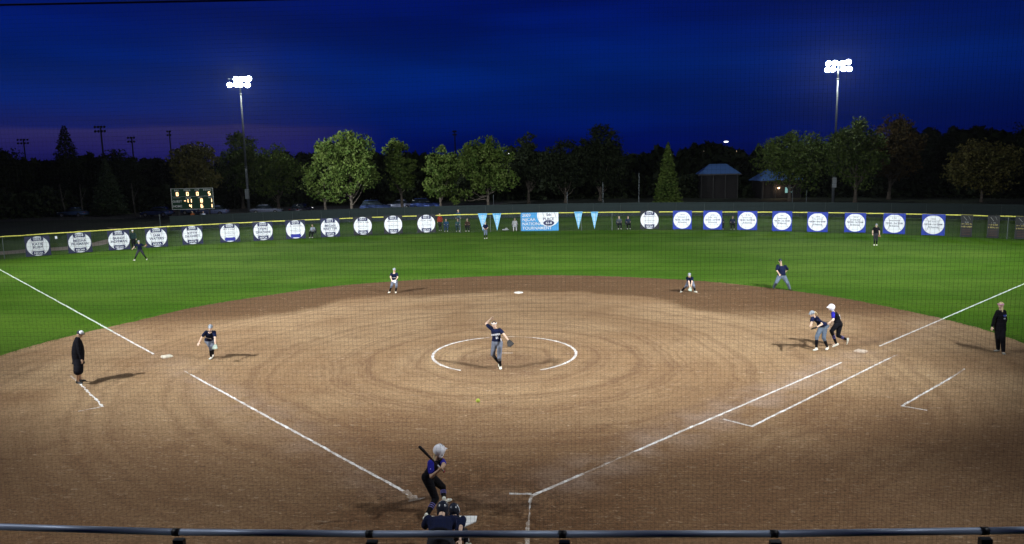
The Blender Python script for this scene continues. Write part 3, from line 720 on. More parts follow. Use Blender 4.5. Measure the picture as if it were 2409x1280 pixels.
def broad_tree(x, y, top, width, kind, lab, n=7000, seed=0, base=.22, lean=0, leaf=.22, low=None):
    n = int(n*2.0); width *= 1.28; rg = np.random.default_rng(seed+100); rt = tag(empty('tree', (x, y, 0)), lab, 'tree', 'trees behind the outfield')
    base *= .55; zb = top*base; Hc = top-zb; lobes = []
    nl = 30
    for i in range(nl):
        u = rg.normal(size=3); u /= np.linalg.norm(u); r_ = rg.uniform(.35, .80)**.7
        c = np.array([u[0]*width*.5*r_*.88, u[1]*width*.42*r_*.8, zb + Hc*.50 + u[2]*Hc*.5*r_*.9])
        k = 1 - .25*max(0, (c[2]-zb)/Hc-.5)
        c[0] = c[0]*k + lean*(c[2]-zb)/Hc
        lobes.append((c, width*rg.uniform(.13, .23)))
    lobes.append((np.array([lean, 0, top-width*.15]), width*.15))
    if low: lobes += [(np.array(q[:3]), q[3]) for q in low]
    P = []
    wsum = sum(r_**2 for c, r_ in lobes)
    for c, r_ in lobes:
        k = int(n*r_*r_/wsum); u = rg.normal(size=(k, 3)); u /= np.linalg.norm(u, axis=1)[:, None]
        q = c + u*(r_*rg.uniform(.45, 1.12, (k, 1)))*np.array([1.15, 1.05, .78])
        P.append(q)
    P = np.concatenate(P); P = P[rg.uniform(0, 1, len(P)) < np.where(P[:, 2] < zb+Hc*.3, .7, 1)]; keep = np.array([noise.noise(Vector((q[0]*.9+seed, q[1]*.9, q[2]*1.1))) > -.12 for q in P])
    P = P[keep]; P[:, :2] += np.array([[.35*noise.noise(Vector((q[2]*1.7, seed, q[0]*.6)))*2, 0] for q in P])
    quads('crown', P, leaf, LEAF[kind], rt, seed)
    mb = MB(); tr = max(.16, top*.021); hz = zb+Hc*.45
    mb.loft([(Vector((0, 0, 0)), Vector((tr*1.5, 0, 0)), Vector((0, tr*1.5, 0))), (Vector((0, 0, .5)), Vector((tr*1.05, 0, 0)), Vector((0, tr*1.05, 0))), (Vector((lean*.1, 0, zb)), Vector((tr*.8, 0, 0)), Vector((0, tr*.8, 0))), (Vector((lean*.4, 0, hz)), Vector((tr*.4, 0, 0)), Vector((0, tr*.4, 0)))], 10)
    for i in np.argsort([c[2] for c, r_ in lobes])[:14]:
        c = Vector(lobes[i][0]); a = Vector((lean*.1, 0, zb*rnd.uniform(.85, 1.15) + rnd.uniform(0, Hc*.2))); mid = a.lerp(c, .5) + Vector((0, 0, -.05*width))
        mb.tube(a, mid, tr*.35, tr*.2, 6).tube(mid, c, tr*.2, tr*.06, 5)
    mb.build('trunk', BARK, rt, True)
    return rt
def conifer(x, y, top, width, kind, lab, n=7000, seed=0, base=.06):
    rg = np.random.default_rng(seed+500); rt = tag(empty('conifer_tree', (x, y, 0)), lab, 'tree', 'trees behind the outfield')
    t_ = 1-np.sqrt(rg.uniform(0, 1, n)); z_ = top*base + t_*(top*(1-base))
    an = rg.uniform(0, 2*PI, n); tier = .72 + .28*((1-t_)*13 % 1)
    r_ = width/2*(1-t_)**.85*tier*np.sqrt(rg.uniform(.25, 1, n))*(1+.16*np.sin(an*5+seed+(t_*9).astype(int)*1.7))
    P = np.stack([r_*np.cos(an), r_*np.sin(an), z_ - r_*.12], 1)
    quads('crown', P, .26, LEAF[kind], rt, seed, .6)
    mb = MB(); mb.tube((0, 0, 0), (0, 0, top*.95), .26, .04, 8); mb.build('trunk', BARK, rt, True)
    return rt
conifer(-86.1, 120, 15.7, 9.5, 'dark', 'tall black spruce standing alone against the afterglow', 9000, 1)
conifer(-66.9, 100, 9.0, 6.2, 'needle', 'dim conifer left of the scoreboard, lower than the spruce', 7000, 2)
conifer(19.4, 100, 9.6, 4.6, 'green', 'slim dim conifer right of centre before the shelters', 6000, 3)
TR = [(-50.2, 95, 11.2, 6.3, 'olive', 'tree lit from the right, directly above the scoreboard', 8500, .20, 0),
      (-50.6, 112, 13.0, 7.5, 'green', 'taller dim tree between the scoreboard tree and the left lit pole', 8000, .2, .3),
      (-43.0, 108, 11.2, 6.6, 'green', 'dim round tree right of the left lit pole', 7500, .2, .2),
      (-25.4, 88, 12.0, 7.0, 'green', 'brightest tree, large crown lit yellow green', 13000, .2, -.2),
      (-30.6, 93, 10.6, 5.0, 'green', 'lower tree half hidden at the left of the brightest tree', 8000, .22, 0),
      (-20.6, 99, 11.0, 4.2, 'green', 'narrow dim tree just right of the brightest tree', 6000, .35, -.6),
      (-14.0, 94, 9.8, 5.0, 'green', 'small tree between the narrow one and the large centre tree', 7500, .25, 0),
      (-6.9, 91, 10.9, 6.6, 'green', 'large centre tree above the left pennants, with a low sweeping branch', 9000, .26, .2),
      (-1.8, 112, 12.0, 5.0, 'dark', 'narrow dark tree above the tournament banner', 6000, .2, .2),
      (4.4, 112, 11.2, 7.5, 'dark', 'broad dark tree right of the tournament banner', 7000, .15, 0),
      (10.4, 116, 13.4, 8.0, 'dark', 'tallest black tree near the centre of the treeline', 8000, .12, .3),
      (39.0, 105, 11.2, 9.0, 'green', 'wide dim tree behind the lit shelter', 8500, .2, 0),
      (46.6, 99, 12.7, 6.8, 'green', 'tall tree just right of the right lit pole', 8500, .25, 0),
      (54.5, 106, 13.3, 7.2, 'rust', 'reddish tree beside the tall one right of the right lit pole', 8500, .25, .5),
      (70.0, 122, 10.8, 9.0, 'dark', 'dark tree between the reddish tree and the spreading olive tree', 7000, .12, 0),
      (62.4, 95, 8.9, 8.4, 'olive', 'spreading olive tree with a pale thick trunk at the far right', 9500, .26, .1),
      (86, 118, 12.5, 11, 'dark', 'dark tree at the right edge of the picture', 7000, .1, 0),
      (-97, 118, 12.0, 9, 'dark', 'dark leafy tree left of the black spruce', 7000, .1, 0),
      (-79, 124, 11.2, 8, 'dark', 'dark tree close to the right of the black spruce', 6000, .1, 0)]
for i, (x_, y_, tp, w_, kd, lab, n_, bs, ln_) in enumerate(TR):
    low = [(-3.3, -.5, 2.6, 1.0), (-2.2, -.5, 3.1, 1.1), (-4.3, -.4, 1.9, .7), (-1.0, -.3, 3.2, .8)] if i == 7 else None
    broad_tree(x_, y_, tp, w_, kd, lab, n_, 20+i, bs, ln_, low=low)
# bare young trunks in front on the left
for k, (x_, y_, lx) in enumerate([(-72.5, 98, .5), (-70.0, 98, 0), (-60.6, 96, .1)]):
    mb = MB(); mb.tube((0, 0, 0), (-lx, 0, 2.4), .13, .10, 8).tube((-lx, 0, 2.4), (-lx*1.4, 0, 5.0), .10, .05, 8).tube((-lx, 0, 2.4), (-lx+.9, .1, 4.3), .05, .02, 6)
    o = mb.build('bare_trunk', mat('dark_bark', (.05, .045, .04), .95)); o.location = (x_, y_, 0); tag(o, ['leaning pale bare trunk at the far left in the dark', 'straight thin bare trunk next to the leaning one', 'single bare trunk below the black spruce'][k], 'tree', 'bare trunks in the dark')
# dark leaf mass, added to fill in the black below the trees
rg = np.random.default_rng(8); n = 26000
ang = rg.uniform(-46, 44, n); dist = rg.uniform(123, 131, n); hh_ = 2.6 + np.array([1.6*noise.noise(Vector((a*.6, 2, 5))) + 1.3*noise.noise(Vector((a*2.2, 7, 5))) for a in ang]) + np.where((ang > 13) & (ang < 21), -.9, 1.2)
o = quads('added_dark_brush', np.stack([np.sin(np.radians(ang))*dist, np.cos(np.radians(ang))*dist, hh_*(1-rg.uniform(0, 1, n)**1.5)], 1), .5, LEAF['dark'], None, 19); o['kind'] = 'stuff'
# far-off woods as one mass
rg = np.random.default_rng(5); n = 42000
ang = rg.uniform(-48, 46, n); dist = rg.uniform(150, 175, n)
xx = np.sin(np.radians(ang))*dist*1.05; yy = np.cos(np.radians(ang))*dist
hh_ = 8.6 + np.array([3.6*noise.noise(Vector((a*.35, 2, 0))) + 2.2*noise.noise(Vector((a*1.5, 7, 0))) for a in ang]) + np.where(ang > 22, 2.0, 0)
zz = hh_*(1-rg.uniform(0, 1, n)**1.6*.98)
o = quads('far_woods', np.stack([xx, yy, zz], 1), .95, LEAF['dark'], None, 9); o['kind'] = 'stuff'

# ---------------------------------------------------------------- shelters, far lamps
ROOF = mat('metal_roof', (.09, .20, .50), .5, .2, var=.08); WALLD = mat('brick_wall_dim', (.006, .005, .006), .9, var=.2)
def shelter(x, y, w, d, ze, zr, rz, lab, lit=False):
    rt = tag(empty('park_shelter', (x, y, -.0), rz), lab, 'building', 'low buildings behind the right field')
    mb = MB(); mb.box((0, 0, ze/2), (w*.86, d*.8, ze)); mb.build('wall', WALLD, rt)
    hv = [(-w/2, -d/2, ze), (w/2, -d/2, ze), (w/2, d/2, ze), (-w/2, d/2, ze), (-w*.2, 0, zr), (w*.2, 0, zr)]
    mb = MB(); mb.add(hv, [(0, 1, 5, 4), (1, 2, 5), (2, 3, 4, 5), (3, 0, 4), (3, 2, 1, 0)]); rf = mb.build('roof', ROOF, rt)
    mb = MB(); mb.box((0, -d/2-.03, ze-.08), (w, .05, .22)); mb.build('fascia', DARK, rf)
    for q in range(4):
        mb = MB(); mb.tube((-w*.42 + w*.84*q/3, -d*.46, 0), (-w*.42 + w*.84*q/3, -d*.46, ze), .08, .08, 8); mb.build('column', mat('column_dim', (.02, .02, .02), .6), rt)
    if lit:
        mb = MB(); mb.box((1.2, -d*.4-.04, 1.35), (1.05, .06, .95)); wi = mb.build('window', mat('lit_window', (.1, .2, .2), .4, emis=(.30, .62, .60), estr=.55), rt)
        mb = MB(); mb.box((1.2, -d*.4-.09, 1.35), (.05, .04, .95)).box((1.2, -d*.4-.09, 1.84), (1.15, .04, .06)).box((1.2, -d*.4-.09, .86), (1.15, .04, .06)); mb.build('frame', DARK, wi)
        mb = MB(); mb.ellipsoid((-.55, -d*.46, 1.75), (.16, 0, 0), (0, .16, 0), (0, 0, .16)); mb.build('porch_lamp', new_mat('porch_glow', (1, .8, .6), .5, emis=(1, .62, .34), estr=7), rt)
        ld = bpy.data.lights.new('porch', 'POINT'); ld.energy = 60; ld.color = (1, .66, .4); ld.shadow_soft_size = .15
        lo = bpy.data.objects.new('porch_light', ld); COL.objects.link(lo); lo.parent = rt; lo.location = (-.55, -d*.46-.35, 1.75)
    return rt
shelter(31.2, 120, 7.2, 6, 4.2, 5.9, R(-6), 'dim low building with a blue roof, left of the lit one')
shelter(40.4, 117, 7.6, 6, 3.0, 4.9, R(4), 'low building with a blue roof, a porch lamp and a lit window', True)
for k, (x_, y_, z_, r_, c_, lab) in enumerate([(34.6, 150, 8.5, .13, (1, .8, .6), 'small far lamp left of the bright streak lamp'), (39.3, 150, 10.3, .16, (1, 1, 1), 'bright flat far street lamp above the shelters'), (41.6, 150, 8.3, .12, (1, .7, .4), 'small far lamp below the bright flat one'),
        (29.2, 119, 3.9, .10, (1, .7, .4), 'small warm lamp under the dim building eave'), (-62.2, 150, 9.0, .13, (.8, .85, 1), 'far lamp right of the left lit pole'), (-7.0, 150, 8.8, .12, (1, 1, 1), 'far lamp above the left pennants'), (-94.9, 150, 10.3, .12, (1, .15, .08), 'tiny red lamp low in the afterglow')]):
    rt = tag(empty('street_lamp', (x_, y_, 0)), lab, 'street lamp', 'distant lamps')
    mb = MB(); mb.tube((0, 0, 0), (0, 0, z_), .08, .05, 6).tube((0, 0, z_), (0, -.6, z_+.05), .04, .04, 6); mb.build('pole', DARK, rt)
    mb = MB(); mb.ellipsoid((0, -.6, z_), (r_*(3.2 if k == 1 else 1), 0, 0), (0, r_, 0), (0, 0, r_*.9), 10, 6); mb.build('lamp', new_mat('far_lamp', c_, .5, emis=c_, estr=2.2 if k != 1 else 3), rt)

# ---------------------------------------------------------------- scoreboard
sb = tag(empty('scoreboard', (-46.7, 86, 0), R(6)), 'dark green scoreboard with lit orange digits, guest 11 home 4', 'scoreboard')
SBG = mat('scoreboard_green', (.006, .05, .022), .5, var=.08); SBW = new_mat('scoreboard_white', (.75, .78, .75), .5)
DIG = new_mat('lit_digit', (1, .5, .2), .5, emis=(1, .62, .32), estr=4); LABL = mat('scoreboard_letters', (.85, .88, .85), .5)
w, z0, z1 = 5.55, 1.52, 4.32
mb = MB(); mb.box((0, .12, (z0+z1)/2), (w, .22, z1-z0)); mb.build('cabinet', SBG, sb)
for nm_, c, d in (('frame', (0, -.01, z1), (w+.1, .06, .05)), ('frame', (0, -.01, z0), (w+.1, .06, .05)), ('frame', (-w/2, -.01, (z0+z1)/2), (.05, .06, z1-z0)), ('frame', (w/2, -.01, (z0+z1)/2), (.05, .06, z1-z0)), ('divider', (0, -.01, z1-1.06), (w, .04, .035))):
    mb = MB(); mb.box(c, d); mb.build(nm_, SBW, sb)
for x_ in (-2.0, 2.0):
    mb = MB(); mb.box((x_, .3, 1.6), (.18, .18, 3.2)); mb.build('support_post', DARK, sb)
SEG = {'0': 'abcdef', '1': 'bc', '4': 'bcfg', '5': 'acdfg', '6': 'acdefg', '8': 'abcdefg', '-': 'g'}
def digit(ch, x_, zc, h):
    mb = MB(); w_ = h*.5; t_ = h*.15
    pos = dict(a=(0, .5, 1), g=(0, 0, 1), d=(0, -.5, 1), f=(-.5, .25, 0), b=(.5, .25, 0), e=(-.5, -.25, 0), c=(.5, -.25, 0))
    for s_ in SEG[ch]:
        px_, pz_, hor = pos[s_]
        mb.box((x_+px_*w_, -.03, zc+pz_*h), (w_*1.0 if hor else t_, .03, t_ if hor else h*.5))
    mb.build('digit', DIG, sb)
for ch, x_ in (('0', -1.98), ('0', -.62), ('0', .70), ('5', 2.28)): digit(ch, x_, z1-.72, .44)
for ch, x_ in (('-', -1.02), ('1', -.72), ('1', -.28), ('8', 1.18), ('1', 2.42)): digit(ch, x_, z0+1.14, .44)
for ch, x_ in (('4', -.34), ('6', 1.18), ('1', 2.42)): digit(ch, x_, z0+.42, .44)
for s_, x_, z_, sz in (('BALL', -2.0, z1-.24, .30), ('STRIKE', -.66, z1-.24, .30), ('OUT', .68, z1-.24, .30), ('INNING', 2.05, z1-.24, .30), ('RUNS', -.55, z0+1.54, .27), ('HITS', 1.0, z0+1.54, .27), ('ERR', 2.35, z0+1.54, .27), ('GUEST', -2.05, z0+1.08, .42), ('HOME', -2.05, z0+.42, .42)):
    text_on('lettering', s_, sz, LABL, sb, (x_, -.02, z_), bold=.015)
mb = MB(); mb.box((-2.1, -.02, z0+1.58), (1.0, .01, .03)); mb.build('small_print', LABL, sb)

# ---------------------------------------------------------------- parked cars
GLASS = mat('car_glass', (.02, .03, .04), .1); TYRE = mat('tyre', (.015, .015, .015), .9); RIM = mat('rim', (.4, .4, .42), .35, .8)
def car(x, y, rz, col, lab, suv=False, lights=False):
    rt = tag(empty('parked_car', (x, y, 0), rz), lab, 'car', 'cars parked in the dark')
    pm = new_mat('car_paint', col, .25, .3)
    H1 = 1.0 if suv else .86; H2 = 1.72 if suv else 1.42
    prof = [(-2.25, .35), (-2.28, .75), (-2.15, H1), (-1.1, H1+.06), (1.35, H1-.02), (2.1, H1-.16), (2.28, .6), (2.25, .32)]
    def extr(pr, hw, name, m_, inset=0):
        v = [(a, -hw*(1-inset*(b > H1+.1)), b) for a, b in pr] + [(a, hw*(1-inset*(b > H1+.1)), b) for a, b in pr]; n = len(pr)
        f = [tuple(range(n)), tuple(reversed(range(n, 2*n)))] + [(i, n+i, n+(i+1) % n, (i+1) % n) for i in range(n)]
        bm = bmesh.new(); vs2 = [bm.verts.new(q) for q in v]; [bm.faces.new([vs2[i] for i in q]) for q in f]
        bmesh.ops.recalc_face_normals(bm, faces=bm.faces[:]); bmesh.ops.bevel(bm, geom=bm.edges[:], offset=.05, segments=2, affect='EDGES')
        return from_bm(name, bm, m_, rt, True)
    extr(prof, .9, 'body', pm)
    rb = -2.1 if suv else -1.55
    extr([(rb, H1), (rb+.35, H2-.05), (rb+.7, H2-.02), (.25, H2-.02), (1.05, H1)], .80, 'window', GLASS, .14)
    extr([(rb+.4, H2-.04), (rb+.5, H2+.03), (.2, H2+.03), (.32, H2-.04)], .70, 'roof', pm)
    for a in (-1.4, 1.4):
        for s_ in (-1, 1):
            mb = MB(); mb.tube((a, s_*.74, .33), (a, s_*.93, .33), .33, .33, 16); wh = mb.build('wheel', TYRE, rt)
            mb = MB(); mb.tube((a, s_*.92, .33), (a, s_*.945, .33), .19, .19, 12); mb.build('rim', RIM, wh)
    for s_ in (-1, 1):
        mb = MB(); mb.ellipsoid((2.22, s_*.62, .68), (.07, 0, 0), (0, .17, 0), (0, 0, .08), 10, 6)
        mb.build('headlight', new_mat('headlight_lit', (1, 1, 1), .3, emis=(1, 1, 1), estr=2.5) if lights else mat('headlight_off', (.4, .45, .5), .15), rt)
        mb = MB(); mb.box((-2.27, s_*.66, .72), (.04, .28, .12)); mb.build('tail_light', mat('tail_off', (.15, .01, .01), .3), rt)
for k, a in enumerate([(-56.6, 95, R(178), (.06, .09, .25), 'dark blue parked car left of the scoreboard post', False), (-52.6, 99, R(4), (.10, .14, .30), 'parked car partly under the scoreboard, left part', True), (-48.4, 95.5, R(182), (.18, .22, .42), 'pale blue parked car directly under the scoreboard', False),
                       (-40.4, 96, R(8), (.25, .28, .40), 'parked car right of the left lit pole', False), (-35.5, 97, R(80), (.05, .05, .07), 'parked car nose on, showing two bright spots', False, True), (-24.4, 98, R(5), (.05, .08, .2), 'dark blue parked car under the brightest tree', True), (-22.0, 103, R(184), (.45, .5, .7), 'light parked car with a shining roof under the brightest tree', False), (-17.4, 101, R(2), (.06, .10, .32), 'blue parked car right of the shining one', True), (-71.4, 98, R(176), (.05, .09, .2), 'dim blue parked car at the far left in the dark', False)]): car(*a)

# ---------------------------------------------------------------- backstop netting, rail
NY = -7.6
CORD = mat('net_cord', (.012, .012, .013), .9)
nt_root = tag(empty('backstop_net', (0, NY, 0)), 'fine black square mesh safety net hanging in front of the whole field', 'net')
mb = MB(); pit = .0345; x0, x1, zb_, zt_ = -3.7, 6.4, 3.3, 8.45
def nd_(x_, z_): return Vector((x_ + .010*noise.noise(Vector((x_*.7, z_*.8, 4))), .02*noise.noise(Vector((x_*.5, z_*.5, 9))), z_ + .012*noise.noise(Vector((x_*.8, z_*.7, 1)))))
i = 0
xv = x0
while xv < x1:
    zs = [zb_ + (zt_-zb_)*q/12 for q in range(13)]
    ztop = 8.258 - .0128*(xv+2.58) if True else zt_
    zs = [zb_ + (ztop-zb_)*q/12 for q in range(13)]
    P_ = [nd_(xv, q) for q in zs]; P_[-1] = Vector((xv, 0, ztop))
    for a, b in zip(P_[:-1], P_[1:]): mb.tube(a, b, .00054, .00054, 3)
    xv += pit
zv = zb_
while zv < 8.2:
    P_ = [nd_(x0 + (x1-x0)*q/22, zv) for q in range(23)]
    for a, b in zip(P_[:-1], P_[1:]): mb.tube(a, b, .00054, .00054, 3)
    zv += pit*.955
o = mb.build('net_mesh', CORD, nt_root); o['kind'] = 'stuff'
mb = MB(); mb.path([Vector((x_, 0, 8.258 - .0128*(x_+2.58))) for x_ in (-6, -2.58, -.85, 2, 8)], .008, 8); mb.build('top_cable', CORD, nt_root)
RAILM = mat('rail_paint', (.40, .47, .62), .5, .4, var=.06, vscale=4); RPOST = mat('rail_post', (.012, .014, .02), .5, .2)
rl = tag(empty('backstop_rail', (0, -8.0, 0)), 'blue grey round pipe rail crossing the bottom of the picture on dark posts', 'railing')
RP = [(-2.876, 4.074), (-1.323, 4.034), (.262, 4.026), (1.80, 4.032), (3.44, 4.044), (5.024, 4.076), (5.6, 4.088)]
RP = [(-4.5, 4.115)] + RP + [(7.2, 4.12)]
for a, b in zip(RP[:-1], RP[1:]):
    mb = MB(); mb.tube((a[0], 0, a[1]), (b[0], 0, b[1]), .027, .027, 16)
    if b[0] - a[0] > .7 or True: mb.build('rail_pipe', RAILM, rl, True)
for a in (RP[2], RP[3], RP[4], RP[5], RP[6]):
    mb = MB(); mb.box((a[0]+.015, .0, a[1]/2-.03), (.085, .05, a[1]-.06)); mb.build('post', RPOST, rl)
    mb = MB(); mb.tube((a[0]-.028, 0, a[1]), (a[0]+.028, 0, a[1]), .031, .031, 14); mb.build('clamp', RPOST, rl, True)
lo_ = tag(empty('lower_rail', (0, -8.05, 0)), 'second shining rail in short jointed lengths at the bottom left corner', 'railing')
for a, b in ((-2.86, -2.74), (-2.73, -2.37), (-2.36, -2.01), (-2.0, -1.6), (-1.59, -1.2)):
    z_ = lambda q: 3.905 - .038*(q+2.82)
    mb = MB(); M_ = Vector((b-a, 0, z_(b)-z_(a))).normalized(); mb.tube((a, 0, z_(a)), (b, 0, z_(b)), .03, .03, 12); mb.build('rail_section', mat('bright_rail', (.5, .52, .56), .25, .7), lo_, True)
for x_ in (-2.8, -1.95):
    mb = MB(); mb.box((x_, .0, 1.93), (.06, .05, 3.86)); mb.build('post', RPOST, lo_)

